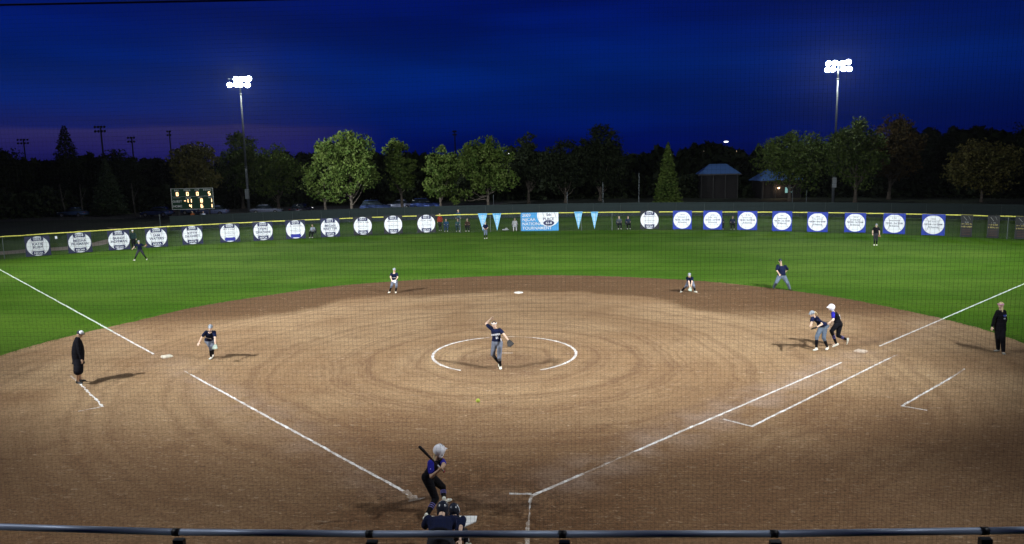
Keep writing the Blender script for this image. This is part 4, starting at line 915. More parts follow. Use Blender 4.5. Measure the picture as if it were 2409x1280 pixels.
# ---------------------------------------------------------------- thin haze volume, added for a halo round the lit lamps
mb = MB(); mb.box((0, 95, 16.0), (420, 260, 34)); hz = mb.build('haze', None)
hm3 = bpy.data.materials.new('halo_haze'); hm3.use_nodes = True; t3 = hm3.node_tree; t3.nodes.clear()
ho3 = t3.nodes.new('ShaderNodeOutputMaterial'); pv = t3.nodes.new('ShaderNodeVolumePrincipled'); pv.inputs['Density'].default_value = .00004; pv.inputs['Anisotropy'].default_value = .75; pv.inputs['Color'].default_value = (.85, .9, 1, 1)
t3.links.new(pv.outputs[0], ho3.inputs['Volume']); hz.data.materials.append(hm3); hz['kind'] = 'stuff'
JOINTS = {
 'pitcher': {'head': [-0.167, -0.05, 1.547], 'neck': [-0.14, 0.0, 1.405], 'sa': [-0.289, 0.0, 1.419], 'sb': [0.031, 0.0, 1.359], 'ha': [-0.186, 0.0, 0.918], 'hb': [0.021, 0.0, 0.916], 'ana': [-0.047, 0.35, 0.104], 'ka': [-0.246, -0.02, 0.513], 'anb': [0.004, 0.066, 0.085], 'kb': [-0.014, -0.147, 0.439], 'ea': [-0.464, 0.18, 1.539], 'wa': [-0.285, 0.11, 1.716], 'eb': [0.175, -0.21, 1.241], 'wb': [0.32, -0.35, 1.078], 'base': [-0.014, 10.979], 'face': [0.05, -1, -0.1]},
 'third_base': {'head': [0.286, -0.5, 1.279], 'neck': [0.24, -0.42, 1.119], 'sa': [0.015, -0.33, 1.083], 'sb': [0.35, -0.33, 1.08], 'ha': [-0.15, 0.05, 0.691], 'hb': [0.016, 0.05, 0.698], 'ana': [-0.018, 0.0, 0.083], 'ka': [0.079, -0.18, 0.493], 'anb': [-0.07, 0.25, 0.111], 'kb': [0.14, -0.125, 0.487], 'ea': [-0.162, -0.3, 0.88], 'wa': [-0.175, -0.51, 0.741], 'eb': [0.424, -0.51, 0.89], 'wb': [0.496, -0.67, 0.707], 'base': [-10.767, 12.614], 'face': [0.15, -1, -0.25]},
 'shortstop': {'head': [0.19, -0.25, 1.304], 'neck': [0.179, -0.2, 1.157], 'sa': [0.01, -0.15, 1.092], 'sb': [0.305, -0.15, 1.088], 'ha': [0.03, 0.05, 0.679], 'hb': [0.201, 0.05, 0.676], 'ana': [-0.186, 0.07, 0.078], 'ka': [-0.012, -0.17, 0.423], 'anb': [0.158, 0.047, 0.078], 'kb': [0.266, -0.197, 0.414], 'ea': [-0.008, -0.36, 0.944], 'wa': [0.087, -0.53, 0.81], 'eb': [0.378, -0.33, 0.915], 'wb': [0.302, -0.52, 0.786], 'base': [-6.889, 26.264], 'face': [0, -1, -0.15]},
 'second_base': {'head': [-0.071, -0.6, 1.013], 'neck': [-0.042, -0.5, 0.888], 'sa': [-0.157, -0.38, 0.839], 'sb': [0.125, -0.38, 0.82], 'ha': [-0.005, 0.1, 0.54], 'hb': [0.228, 0.1, 0.537], 'ana': [-0.337, 0.113, 0.081], 'ka': [-0.144, -0.173, 0.365], 'anb': [0.363, 0.066, 0.081], 'kb': [0.234, -0.242, 0.372], 'ea': [-0.082, -0.57, 0.665], 'wa': [-0.057, -0.62, 0.376], 'eb': [0.066, -0.59, 0.666], 'wb': [0.008, -0.63, 0.393], 'base': [8.908, 25.324], 'face': [-0.1, -1, -0.3]},
 'field_umpire': {'head': [-0.13, -0.1, 1.53], 'neck': [-0.089, 0.0, 1.373], 'sa': [-0.256, 0.0, 1.264], 'sb': [0.194, 0.0, 1.226], 'ha': [-0.131, 0.0, 0.705], 'hb': [0.118, 0.0, 0.702], 'ana': [-0.316, 0.247, 0.087], 'ka': [-0.324, -0.161, 0.415], 'anb': [0.369, -0.211, 0.087], 'kb': [0.191, -0.361, 0.425], 'ea': [-0.318, -0.18, 1.053], 'wa': [-0.272, -0.4, 0.911], 'eb': [0.336, 0.17, 1.041], 'wb': [0.15, 0.17, 0.81], 'base': [13.86, 25.896], 'face': [-0.05, -1, -0.2]},
 'first_base': {'head': [-0.445, -0.25, 1.384], 'neck': [-0.328, -0.15, 1.272], 'sa': [-0.457, -0.3, 1.242], 'sb': [-0.175, -0.02, 1.18], 'ha': [0.046, 0.1, 0.868], 'hb': [0.159, 0.1, 0.894], 'ana': [-0.182, -0.066, 0.085], 'ka': [-0.166, -0.018, 0.503], 'anb': [0.252, 0.064, 0.085], 'kb': [0.083, -0.013, 0.453], 'ea': [-0.548, -0.53, 1.113], 'wa': [-0.654, -0.77, 1.095], 'eb': [-0.062, -0.19, 0.988], 'wb': [-0.283, -0.31, 0.917], 'base': [11.431, 13.218], 'face': [-0.8, -0.6, -0.3]},
 'runner': {'head': [-0.319, -0.05, 1.438], 'neck': [-0.224, 0.0, 1.307], 'sa': [-0.278, -0.15, 1.273], 'sb': [-0.067, 0.1, 1.201], 'ha': [-0.083, -0.08, 0.85], 'hb': [0.076, 0.08, 0.813], 'ana': [-0.096, -0.1, 0.129], 'ka': [-0.328, -0.215, 0.623], 'anb': [0.342, 0.1, 0.226], 'kb': [-0.023, -0.04, 0.412], 'ea': [-0.318, -0.33, 1.063], 'wa': [-0.514, -0.49, 1.008], 'eb': [-0.045, 0.2, 0.938], 'wb': [-0.223, 0.2, 0.677], 'base': [12.225, 13.741], 'face': [-1, -0.25, -0.1]},
 'first_coach': {'head': [-0.15, 0.0, 1.676], 'neck': [-0.131, 0.0, 1.547], 'sa': [-0.268, -0.05, 1.479], 'sb': [0.019, 0.05, 1.445], 'ha': [-0.199, 0.0, 0.918], 'hb': [-0.038, 0.0, 0.917], 'ana': [-0.011, 0.196, 0.083], 'ka': [-0.193, -0.052, 0.539], 'anb': [-0.036, -0.153, 0.083], 'kb': [-0.114, -0.197, 0.573], 'ea': [-0.373, -0.05, 1.221], 'wa': [-0.433, -0.08, 0.949], 'eb': [0.082, 0.05, 1.155], 'wb': [-0.015, 0.03, 0.84], 'base': [17.415, 12.639], 'face': [-0.75, -0.65, -0.1]},
 'third_coach': {'head': [0.179, 0.0, 1.656], 'neck': [0.125, 0.0, 1.546], 'sa': [0.223, -0.2, 1.523], 'sb': [-0.071, 0.2, 1.443], 'ha': [0.074, -0.09, 0.801], 'hb': [-0.017, 0.09, 0.767], 'ana': [-0.041, -0.046, 0.089], 'ka': [0.173, -0.313, 0.471], 'anb': [-0.108, 0.19, 0.089], 'kb': [0.102, -0.13, 0.433], 'ea': [0.252, -0.26, 1.178], 'wa': [0.331, -0.29, 0.881], 'eb': [-0.083, 0.2, 1.077], 'wb': [-0.042, 0.2, 0.794], 'base': [-13.853, 9.617], 'face': [0.95, -0.1, -0.3]},
 'batter': {'head': [0.137, 0.05, 1.257], 'neck': [0.104, 0.05, 1.097], 'sa': [-0.014, -0.12, 1.102], 'sb': [0.145, 0.12, 1.021], 'ha': [-0.15, 0.0, 0.741], 'hb': [-0.089, 0.25, 0.631], 'ana': [-0.114, -0.335, 0.085], 'ka': [0.021, 0.012, 0.281], 'anb': [0.131, 0.399, 0.085], 'kb': [0.076, 0.64, 0.242], 'ea': [0.003, -0.28, 0.874], 'wa': [0.192, -0.32, 1.052], 'eb': [0.238, -0.14, 1.064], 'wb': [0.231, -0.4, 1.101], 'base': [-0.653, 0.523], 'face': [0.75, 0.65, -0.1]},
 'plate_umpire': {'head': [-0.017, 0.4, 1.1], 'neck': [-0.018, 0.25, 1.052], 'sa': [-0.18, 0.12, 1.053], 'sb': [0.121, 0.12, 1.054], 'ha': [-0.047, -0.3, 0.93], 'hb': [0.115, -0.3, 0.931], 'ana': [-0.218, 0.07, 0.089], 'ka': [-0.237, 0.205, 0.442], 'anb': [0.169, 0.004, 0.089], 'kb': [0.18, 0.002, 0.558], 'ea': [-0.317, 0.29, 0.851], 'wa': [-0.353, 0.46, 0.646], 'eb': [0.153, 0.31, 0.836], 'wb': [0.116, 0.46, 0.612], 'base': [-0.134, -2.011], 'face': [0.1, 1, -0.2]},
 'catcher': {'head': [-0.04, 0.1, 0.739], 'neck': [-0.028, 0.02, 0.672], 'sa': [-0.085, -0.02, 0.639], 'sb': [0.051, -0.02, 0.631], 'ha': [-0.026, -0.25, 0.456], 'hb': [0.059, -0.25, 0.456], 'ana': [-0.129, 0.043, 0.081], 'ka': [-0.167, 0.277, 0.208], 'anb': [0.174, 0.061, 0.081], 'kb': [0.118, 0.295, 0.227], 'ea': [-0.136, 0.09, 0.399], 'wa': [-0.125, 0.32, 0.319], 'eb': [0.115, -0.27, 0.586], 'wb': [0.133, -0.5, 0.5], 'base': [-0.021, -1.005], 'face': [0, 1, -0.1]}}
BATDIR = (-0.398, -0.480, 0.723)
# ---------------------------------------------------------------- people
SKIN = [mat('skin_light', (.66, .46, .34), .55), mat('skin_tan', (.46, .29, .19), .55)]
FAB = lambda n, c: mat('fabric_'+n, c, .9, var=.12, vscale=6, spec=.12)
NAVYF = FAB('navy', (.007, .011, .038)); GREYF = FAB('grey', (.135, .15, .19)); BLKF = FAB('black', (.006, .006, .009)); ROYF = FAB('royal', (.02, .02, .28))
SOCK = FAB('sock', (.006, .006, .008)); SHOEW = mat('shoe_white', (.78, .78, .68), .6); SHOEB = mat('shoe_black', (.02, .02, .02), .5); SLATE = FAB('slate', (.11, .14, .185))
CAPG = mat('cap_grey', (.24, .27, .30), .7); CAPD = mat('cap_dark', (.012, .014, .03), .7); CAPW = mat('cap_white', (.80, .82, .85), .5)
HELW = mat('helmet_white', (.86, .86, .92), .25); HELD = mat('helmet_dark', (.02, .025, .04), .25)
EYE = mat('eye_dark', (.02, .015, .015), .3); LIP = mat('lips', (.35, .12, .10), .5); WHITEF = FAB('white', (.7, .7, .74))
HB = mat('hair_blond', (.55, .43, .24), .6); HBR = mat('hair_brown', (.06, .035, .02), .6); GLV = mat('glove_black', (.012, .010, .010), .6); GLVT = mat('glove_tan', (.18, .09, .04), .6); GLVG = mat('glove_grey', (.30, .36, .30), .6)
V3 = Vector
def P_add(mb, secs, n=16, grow=0):
    mb.loft([(c, U.normalized()*(U.length+grow), Vv.normalized()*(Vv.length+grow)) for c, U, Vv in secs], n)
def hand(mb, w, d, side, s=1.0, curl=.5):
    """palm and five bent fingers; w wrist, d forearm direction"""
    d = d.normalized(); side = (side - d*side.dot(d)).normalized(); nrm = d.cross(side)
    mb.ellipsoid(w + d*.045*s, side*.040*s, nrm*.018*s, d*.055*s, 10, 7)
    for k, (o_, L_) in enumerate([(-.028, .062), (-.010, .074), (.010, .070), (.027, .052)]):
        a = w + d*.078*s + side*o_*s; m1 = a + (d*math.cos(curl*.6) + nrm*math.sin(curl*.6))*L_*.5*s; m2 = m1 + (d*math.cos(curl*1.8) + nrm*math.sin(curl*1.8))*L_*.5*s
        mb.capsule(a, m1, .0092*s, .0085*s, 8).capsule(m1, m2, .0085*s, .0070*s, 8)
    a = w + d*.03*s - side*.03*s; m1 = a + (d*.6 - side*.8)*.035*s; m2 = m1 + (d*.9 - side*.2 + nrm*.3)*.03*s
    mb.capsule(a, m1, .012*s, .0105*s, 8).capsule(m1, m2, .0105*s, .008*s, 8)
def figure(J, o):
    """J joints in metres from the foot point; o look"""
    s = o.get('s', 1.0); vox = o.get('vox', .012); fat = o.get('fat', 0)
    rt = tag(empty('person', (J['base'][0], J['base'][1], .012)), o['label'], 'person', o.get('group'))
    j = {k: V3(v) for k, v in J.items() if k not in ('base', 'face')}
    face = V3(J['face']).normalized(); fh = V3((face.x, face.y, 0)).normalized()
    bf = V3(o['front']).normalized() if 'front' in o else fh
    S = j['sb']-j['sa']; mid = (j['sa']+j['sb'])/2
    minw = o.get('shw', .33)*s
    if S.length < minw: S = S.normalized()*minw; j['sa'] = mid - S/2; j['sb'] = mid + S/2
    Hp = j['hb']-j['ha']; hm = (j['ha']+j['hb'])/2
    Hn = Hp.normalized() if Hp.length > .05 else S.normalized()
    Sn = S.normalized(); neck = j['neck']; head = j['head']
    shm = (j['sa']+j['sb'])/2
    sp = (shm-hm).normalized()
    def fr(side):
        q = sp.cross(side)
        if q.dot(bf) < 0: q = -q
        return q.normalized()
    hw = .172*s + fat*.3; W = S.length/2
    def sec(t, U, D, side): return (hm.lerp(shm, t), side*U, fr(side)*D)
    mixs = lambda t: (Hn*(1-t)+Sn*t).normalized()
    torso = [(hm - sp*.10*s, Hn*hw*.80, fr(Hn)*.095*s), (hm - sp*.03*s, Hn*(hw+.005), fr(Hn)*(.118*s+fat*.4)), sec(.14, hw, .115*s+fat*.6, Hn), sec(.38, .128*s+fat*.9, .095*s+fat, mixs(.4)),
             sec(.68, .150*s+fat*.6, .112*s+fat*.5, mixs(.8)), sec(.90, max(.15, W*.93), .095*s+fat*.2, Sn), sec(1.02, W*.80, .062*s, Sn)]
    nb = shm.lerp(neck, .5)
    # body
    B = MB(); P_add(B, torso, 16, -.012)
    B.capsule(shm - sp*.02, head - sp*.02, .052*s, .050*s)
    up = (head-neck).normalized(); up = (up*.5 + V3((0, 0, 1))*.8).normalized()
    up = (up - face*up.dot(face)).normalized(); sd = face.cross(up).normalized()
    hs = s*.98
    B.ellipsoid(head - face*.008*hs + up*.015*hs, sd*.074*hs, face*.092*hs, up*.098*hs, 16, 11)
    B.ellipsoid(head + face*.022*hs - up*.050*hs, sd*.052*hs, face*.060*hs, up*.062*hs, 14, 9)
    B.capsule(head + face*.086*hs + up*.012*hs, head + face*.104*hs - up*.022*hs, .010*hs, .014*hs, 8)
    for q in (-1, 1): B.ellipsoid(head + sd*q*.076*hs - face*.008*hs - up*.01*hs, sd*.010*hs, face*.018*hs, up*.030*hs, 8, 5)
    for t in 'ab':
        sh, e, w_ = j['s'+t], j['e'+t], j['w'+t]
        B.capsule(sh.lerp(shm, .08), e, .050*s+fat*.15, .038*s).capsule(e, w_, .039*s, .025*s)
        hp, k, an = j['h'+t], j['k'+t], j['an'+t]
        B.capsule(hp.lerp(hm, .2), k, .070*s+fat*.2, .046*s, 14).capsule(k, an, .046*s, .034*s, 14)
        B.capsule(k.lerp(an, .18), k.lerp(an, .42), .043*s, .046*s, 12)
        fd = V3(o['feet'][t]).normalized() if 'feet' in o else fh
        j['fd'+t] = fd
        B.capsule(an - fd*.02, an + fd*.10*s - V3((0, 0, .05*s)), .030*s, .026*s)
    if not o.get('far'):
        for t in 'ab':
            if o.get('glove') == t: B.ellipsoid(j['w'+t] + (j['w'+t]-j['e'+t]).normalized()*.05, V3((.03, 0, 0)), V3((0, .03, 0)), V3((0, 0, .04)), 8, 6)
            else: hand(B, j['w'+t], j['w'+t]-j['e'+t], o.get('hside', {}).get(t, sd) if isinstance(o.get('hside', {}), dict) else sd, s*1.02, o.get('curl', .5))
    else:
        for t in 'ab': B.ellipsoid(j['w'+t] + (j['w'+t]-j['e'+t]).normalized()*.05, V3((.035, 0, 0)), V3((0, .035, 0)), V3((0, 0, .05)), 8, 6)
    body = B.voxel('body', min(vox, .0105), o.get('skin', SKIN[0]), rt, 1)
    if not o.get('far'):
        for q in (-1, 1):
            mb = MB(); mb.ellipsoid(head + face*.081*hs + sd*q*.030*hs + up*.014*hs, sd*.014*hs, face*.010*hs, up*.008*hs, 8, 6); mb.build('eye', EYE, body, True)
        mb = MB(); mb.ellipsoid(head + face*.082*hs - up*.055*hs, sd*.022*hs, face*.006*hs, up*.006*hs, 8, 6); mb.build('mouth', LIP, body, True)
    # jersey
    g = .016
    T = MB()
    low = o.get('hem', 1)
    tt = torso[2:] if low == 0 else torso[1:]
    if low == 2: tt = [(hm - sp*.12*s, Hn*(hw+.02), fr(Hn)*(.13*s+fat*.6))] + torso[1:]
    P_add(T, tt, 18, g)
    T.capsule(shm - sp*.03, nb, .075*s, .060*s)
    slv = o.get('sleeve', .62)
    for t in 'ab':
        sh, e, w_ = j['s'+t], j['e'+t], j['w'+t]
        if slv <= 1: T.capsule(sh.lerp(shm, .15), sh.lerp(e, slv), .070*s+fat*.2, .064*s+fat*.1)
        else: T.capsule(sh.lerp(shm, .15), e, .066*s+fat*.2, .052*s).capsule(e, e.lerp(w_, slv-1), .052*s, .038*s)
    jersey = T.voxel(o.get('topname', 'jersey'), vox, o['top'], rt, 2)
    if o.get('sleevemat'):
        mb = MB()
        for t in 'ab':
            sh, e = j['s'+t], j['e'+t]; mb.capsule(sh.lerp(e, .05), sh.lerp(e, slv+.02), .071*s, .065*s)
        mb.voxel('sleeve', vox, o['sleevemat'], rt, 1)
    # trousers
    T = MB(); P_add(T, torso[:4], 18, .008)
    tl = o.get('leg', 1.25)
    for t in 'ab':
        hp, k, an = j['h'+t], j['k'+t], j['an'+t]
        kr = .071*s + o.get('baggy', 0)
        T.capsule(hp.lerp(hm, .15), k if tl > 1 else hp.lerp(k, tl), .108*s+fat*.4, kr + (.02 if tl <= 1 else 0), 14)
        if tl > 1: T.capsule(k, k.lerp(an, tl-1), kr, (.060 if tl < 1.5 else .048)*s + o.get('baggy', 0)*1.2, 14)
    T.voxel(o.get('legname', 'trousers'), vox, o['bottom'], rt, 2)
    # socks and shoes
    for t in 'ab':
        k, an, fd = j['k'+t], j['an'+t], j['fd'+t]
        if o.get('sock'):
            mb = MB(); mb.capsule(k.lerp(an, .2), k.lerp(an, .45), .056*s, .058*s, 12).capsule(k.lerp(an, .45), an, .056*s, .042*s, 12); mb.voxel('sock', vox, o['sock'], rt, 1)
        mb = MB(); ps = o.get('pitch', {}).get(t, 0)
        dn = V3((0, 0, -1)); f2 = (fd*math.cos(ps) + dn*math.sin(ps)).normalized(); d2 = (dn*math.cos(ps) - fd*math.sin(ps)).normalized()
        heel = an - f2*.055*s + d2*.045*s; toe = an + f2*.150*s + d2*.052*s; si = f2.cross(d2)
        mb.loft([(heel - f2*.02, si*.020*s, d2*.022*s), (heel, si*.040*s, d2*.040*s), (heel.lerp(toe, .5), si*.046*s, d2*.038*s), (heel.lerp(toe, .85), si*.050*s, d2*.030*s), (toe + f2*.03, si*.030*s, d2*.018*s)], 12)
        mb.capsule(an + d2*.03, an + d2*-.02, .045*s, .044*s, 10)
        sh_ = mb.voxel('shoe', min(vox, .011), o['shoe'], rt, 1)
    # head gear and hair
    hg = o.get('hat'); hc = head - face*.008*hs + up*.015*hs
    if hg in ('cap', 'visor'):
        mb = MB(); mb.ellipsoid(hc + up*.032*hs, sd*.086*hs, face*.102*hs, up*.080*hs, 18, 11)
        mb.loft([(hc + face*.07*hs + up*.045*hs, sd*.075*hs, up*.006), (hc + face*.125*hs + up*.036*hs, sd*.068*hs, up*.005), (hc + face*.165*hs + up*.024*hs, sd*.035*hs, up*.004)], 14)
        cp = mb.voxel('cap', .008, o['hatmat'], rt, 1)
        if o.get('hatfront'):
            mb = MB(); mb.ellipsoid(hc + up*.045*hs + face*.030*hs, sd*.080*hs, face*.082*hs, up*.075*hs, 14, 9); mb.build('cap_front', o['hatfront'], cp, True)
        if not o.get('hatfront'):
            mb = MB(); mb.box(hc + face*.098*hs + up*.062*hs, (.03, .006, .02)); mb.build('cap_badge', WHITEV, cp)
    if hg == 'helmet':
        mb = MB(); mb.ellipsoid(hc + up*.022*hs - face*.012*hs, sd*.122*hs, face*.134*hs, up*.126*hs, 18, 11)
        for q in (-1, 1): mb.ellipsoid(hc + sd*q*.080*hs - up*.055*hs - face*.012, sd*.026*hs, face*.062*hs, up*.070*hs, 12, 8)
        mb.loft([(hc + face*.06*hs + up*.060*hs, sd*.085*hs, up*.010), (hc + face*.135*hs + up*.040*hs, sd*.075*hs, up*.008), (hc + face*.18*hs + up*.026*hs, sd*.035*hs, up*.006)], 14)
        hl = mb.voxel('helmet', .008, o['hatmat'], rt, 2)
        mb = MB()
        for q in (-1, 1): mb.ellipsoid(hc + sd*q*.106*hs - up*.055*hs - face*.005, sd*.004*hs, face*.020*hs, up*.014*hs, 10, 6)
        for q in range(5): mb.ellipsoid(hc + up*.125*hs - face*(.06-.03*q)*hs + sd*(.05 if q % 2 else -.05), sd*.012*hs, face*.007*hs, up*.010*hs, 8, 5)
        mb.build('vent_hole', BLKF, hl, True)
    if hg == 'catcher':
        mb = MB(); mb.ellipsoid(hc + up*.018*hs - face*.012*hs, sd*.108*hs, face*.120*hs, up*.118*hs, 18, 11)
        for q in (-1, 1): mb.ellipsoid(hc + sd*q*.07*hs - up*.06*hs, sd*.03*hs, face*.09*hs, up*.06*hs, 12, 8)
        hl = mb.voxel('helmet', .008, o['hatmat'], rt, 2)
        mb = MB()
        for q in range(-2, 3): mb.path([hc + face*(.13+.01*(2-abs(q)))*hs + sd*.035*q*hs + up*z_ for z_ in (.06, -.02, -.10)], .004, 6)
        for z_ in (.05, .0, -.05, -.10): mb.path([hc + face*(.135+.012*(2-abs(q)))*hs + sd*.035*q*hs + up*z_ for q in range(-2, 3)], .004, 6)
        mb.build('face_mask', GALV, hl)
        if o.get('stripe'):
            mb = MB(); mb.path([hc + sd*.075*hs + up*.10*hs - face*.03, hc + sd*.108*hs + up*.03*hs - face*.05, hc + sd*.108*hs - up*.04*hs - face*.04], .010, 8); mb.build('helmet_stripe', WHITEV, hl, True)
    hr = o.get('hair')
    if hr is not None:
        mb = MB()
        if hg is None: mb.ellipsoid(hc + up*.018*hs - face*.024*hs, sd*.088*hs, face*.092*hs, up*.098*hs, 16, 10)
        else: mb.ellipsoid(hc - up*.030*hs - face*.035*hs, sd*.080*hs, face*.070*hs, up*.070*hs, 14, 9)
        if o.get('tail'):
            q0 = hc - face*.10*hs
            for q in o['tail']:
                q1 = q0 + V3(q); mb.capsule(q0, q1, .028*hs, .022*hs, 8); q0 = q1
        mb.voxel('hair', .010, hr, rt, 1)
    if o.get('band'):
        mb = MB()
        mb.path([hc + up*.045*hs + face*.100*hs*math.cos(a) + sd*.092*hs*math.sin(a) for a in [R(-100+10*q) for q in range(21)]], .012, 8); mb.build('headband', o['band'], rt, True)
    if o.get('glove'):
        t = o['glove']; d = (j['w'+t]-j['e'+t]).normalized(); w_ = j['w'+t]; nrm = V3(o.get('gn', (0, -1, 0))); nrm = (nrm - d*nrm.dot(d)).normalized(); si = d.cross(nrm); gs = o.get('gs', 1.0)
        mb = MB(); mb.ellipsoid(w_ + d*.06, si*.058*gs, nrm*.036*gs, d*.070*gs, 12, 8)
        for k_ in range(4):
            a = w_ + d*.08*gs + si*(-.045+.03*k_)*gs; b_ = a + d*.12*gs + si*(-.022+.014*k_)*gs + nrm*.03; mb.capsule(a, b_, .023*gs, .018*gs, 8)
        a = w_ + d*.04 + si*.05*gs; mb.capsule(a, a + d*.12*gs + si*.055*gs + nrm*.03, .026*gs, .019*gs, 8)
        mb.loft([(w_ + d*.14*gs + si*.055*gs, si*.030*gs, nrm*.010), (w_ + d*.20*gs + si*.062*gs + nrm*.02, si*.028*gs, nrm*.009)], 10)
        mb.voxel('glove', .009, o['glovemat'], rt, 1)
    F = fr(Sn)
    def chest(txt, size, up_, m_, dx=0, back=False):
        sg = -1 if back else 1
        ff = F*sg
        zax = ff; yax = (sp - zax*sp.dot(zax)).normalized(); xax = yax.cross(zax)
        c = hm.lerp(shm, up_) + ff*(.112*s + fat*.7 + .030) + xax*dx
        o2 = text_on('lettering', txt, size, m_, rt, c, bold=.03, rot=(0, 0, 0))
        q = Matrix((xax, yax, zax)).transposed().to_4x4(); q.translation = c; o2.matrix_local = q
    for a in o.get('print', []): chest(*a[:4], **a[4])
    if o.get('belt'):
        mb = MB(); c = hm.lerp(shm, .16); mb.loft([(c - sp*.018, Hn*(hw+.022), fr(Hn)*(.125*s+fat*.6+.014)), (c + sp*.018, Hn*(hw+.022), fr(Hn)*(.125*s+fat*.6+.014))], 20); mb.build('belt', o['belt'], rt)
    for part in o.get('extra', []): part(rt, j, dict(hm=hm, shm=shm, sp=sp, F=F, Sn=Sn, Hn=Hn, head=head, face=face, up=up, sd=sd, s=s))
    return rt, j
def shin_guard(rt, j, q):
    for t in 'ab':
        k, an = j['k'+t], j['an'+t]; f = q['F']
        mb = MB(); mb.capsule(k + f*.03, k + f*.035, .070, .066, 12).capsule(k.lerp(an, .15) + f*.025, k.lerp(an, .9) + f*.02, .058, .046, 12)
        g_ = mb.voxel('shin_guard', .011, HELD, rt, 1)
        mb = MB(); mb.tube(k + q['Sn']*.06 + V3((0, 0, .03)), k + q['Sn']*.065 - V3((0, 0, .05)), .006, .006, 6).tube(k.lerp(an, .4)+q['Sn']*.055, k.lerp(an, .7)+q['Sn']*.05, .006, .006, 6); mb.build('guard_trim', WHITEV, g_)
def chest_guard(rt, j, q):
    mb = MB(); c = q['hm'].lerp(q['shm'], .6) + q['F']*.06; mb.ellipsoid(c, q['Sn']*.165, q['F']*.095, q['sp']*.24, 14, 9); mb.voxel('chest_protector', .012, HELD, rt, 1)
def side_patch(rt, j, q):
    mb = MB(); c = q['hm'].lerp(q['shm'], .30) + q['Sn']*.150 + q['F']*.06; mb.ellipsoid(c, q['Sn']*.018, q['F']*.045, q['sp']*.055, 10, 6); mb.build('side_stripe', WHITEF, rt, True)
def arm_patch(t):
    def f(rt, j, q):
        mb = MB(); c = j['s'+t].lerp(j['e'+t], .42) + V3((0, -.062, 0)); mb.ellipsoid(c, V3((.018, 0, 0)), V3((0, .010, 0)), V3((0, 0, .024)), 8, 5); mb.build('sleeve_patch', WHITEF, rt, True)
    return f
def sock_rings(rt, j, q):
    for t in 'ab':
        for u in (.34, .44, .54):
            c = j['k'+t].lerp(j['an'+t], u); d = (j['an'+t]-j['k'+t]).normalized(); U = d.orthogonal().normalized(); Vv = d.cross(U)
            mb = MB(); mb.loft([(c - d*.007, U*.0605, Vv*.0605), (c + d*.007, U*.0605, Vv*.0605)], 16); mb.build('sock_stripe', mat('sock_violet', (.16, .14, .42), .8), rt)
def collar(rt, j, q):
    mb = MB(); c = q['shm'] + q['sp']*.055 + q['F']*.035; mb.ellipsoid(c, q['Sn']*.070, q['F']*.055, q['sp']*.03, 12, 7); mb.build('neckline', SKIN[0], rt, True)
VIOL = mat('pink_band', (.62, .25, .50), .7)
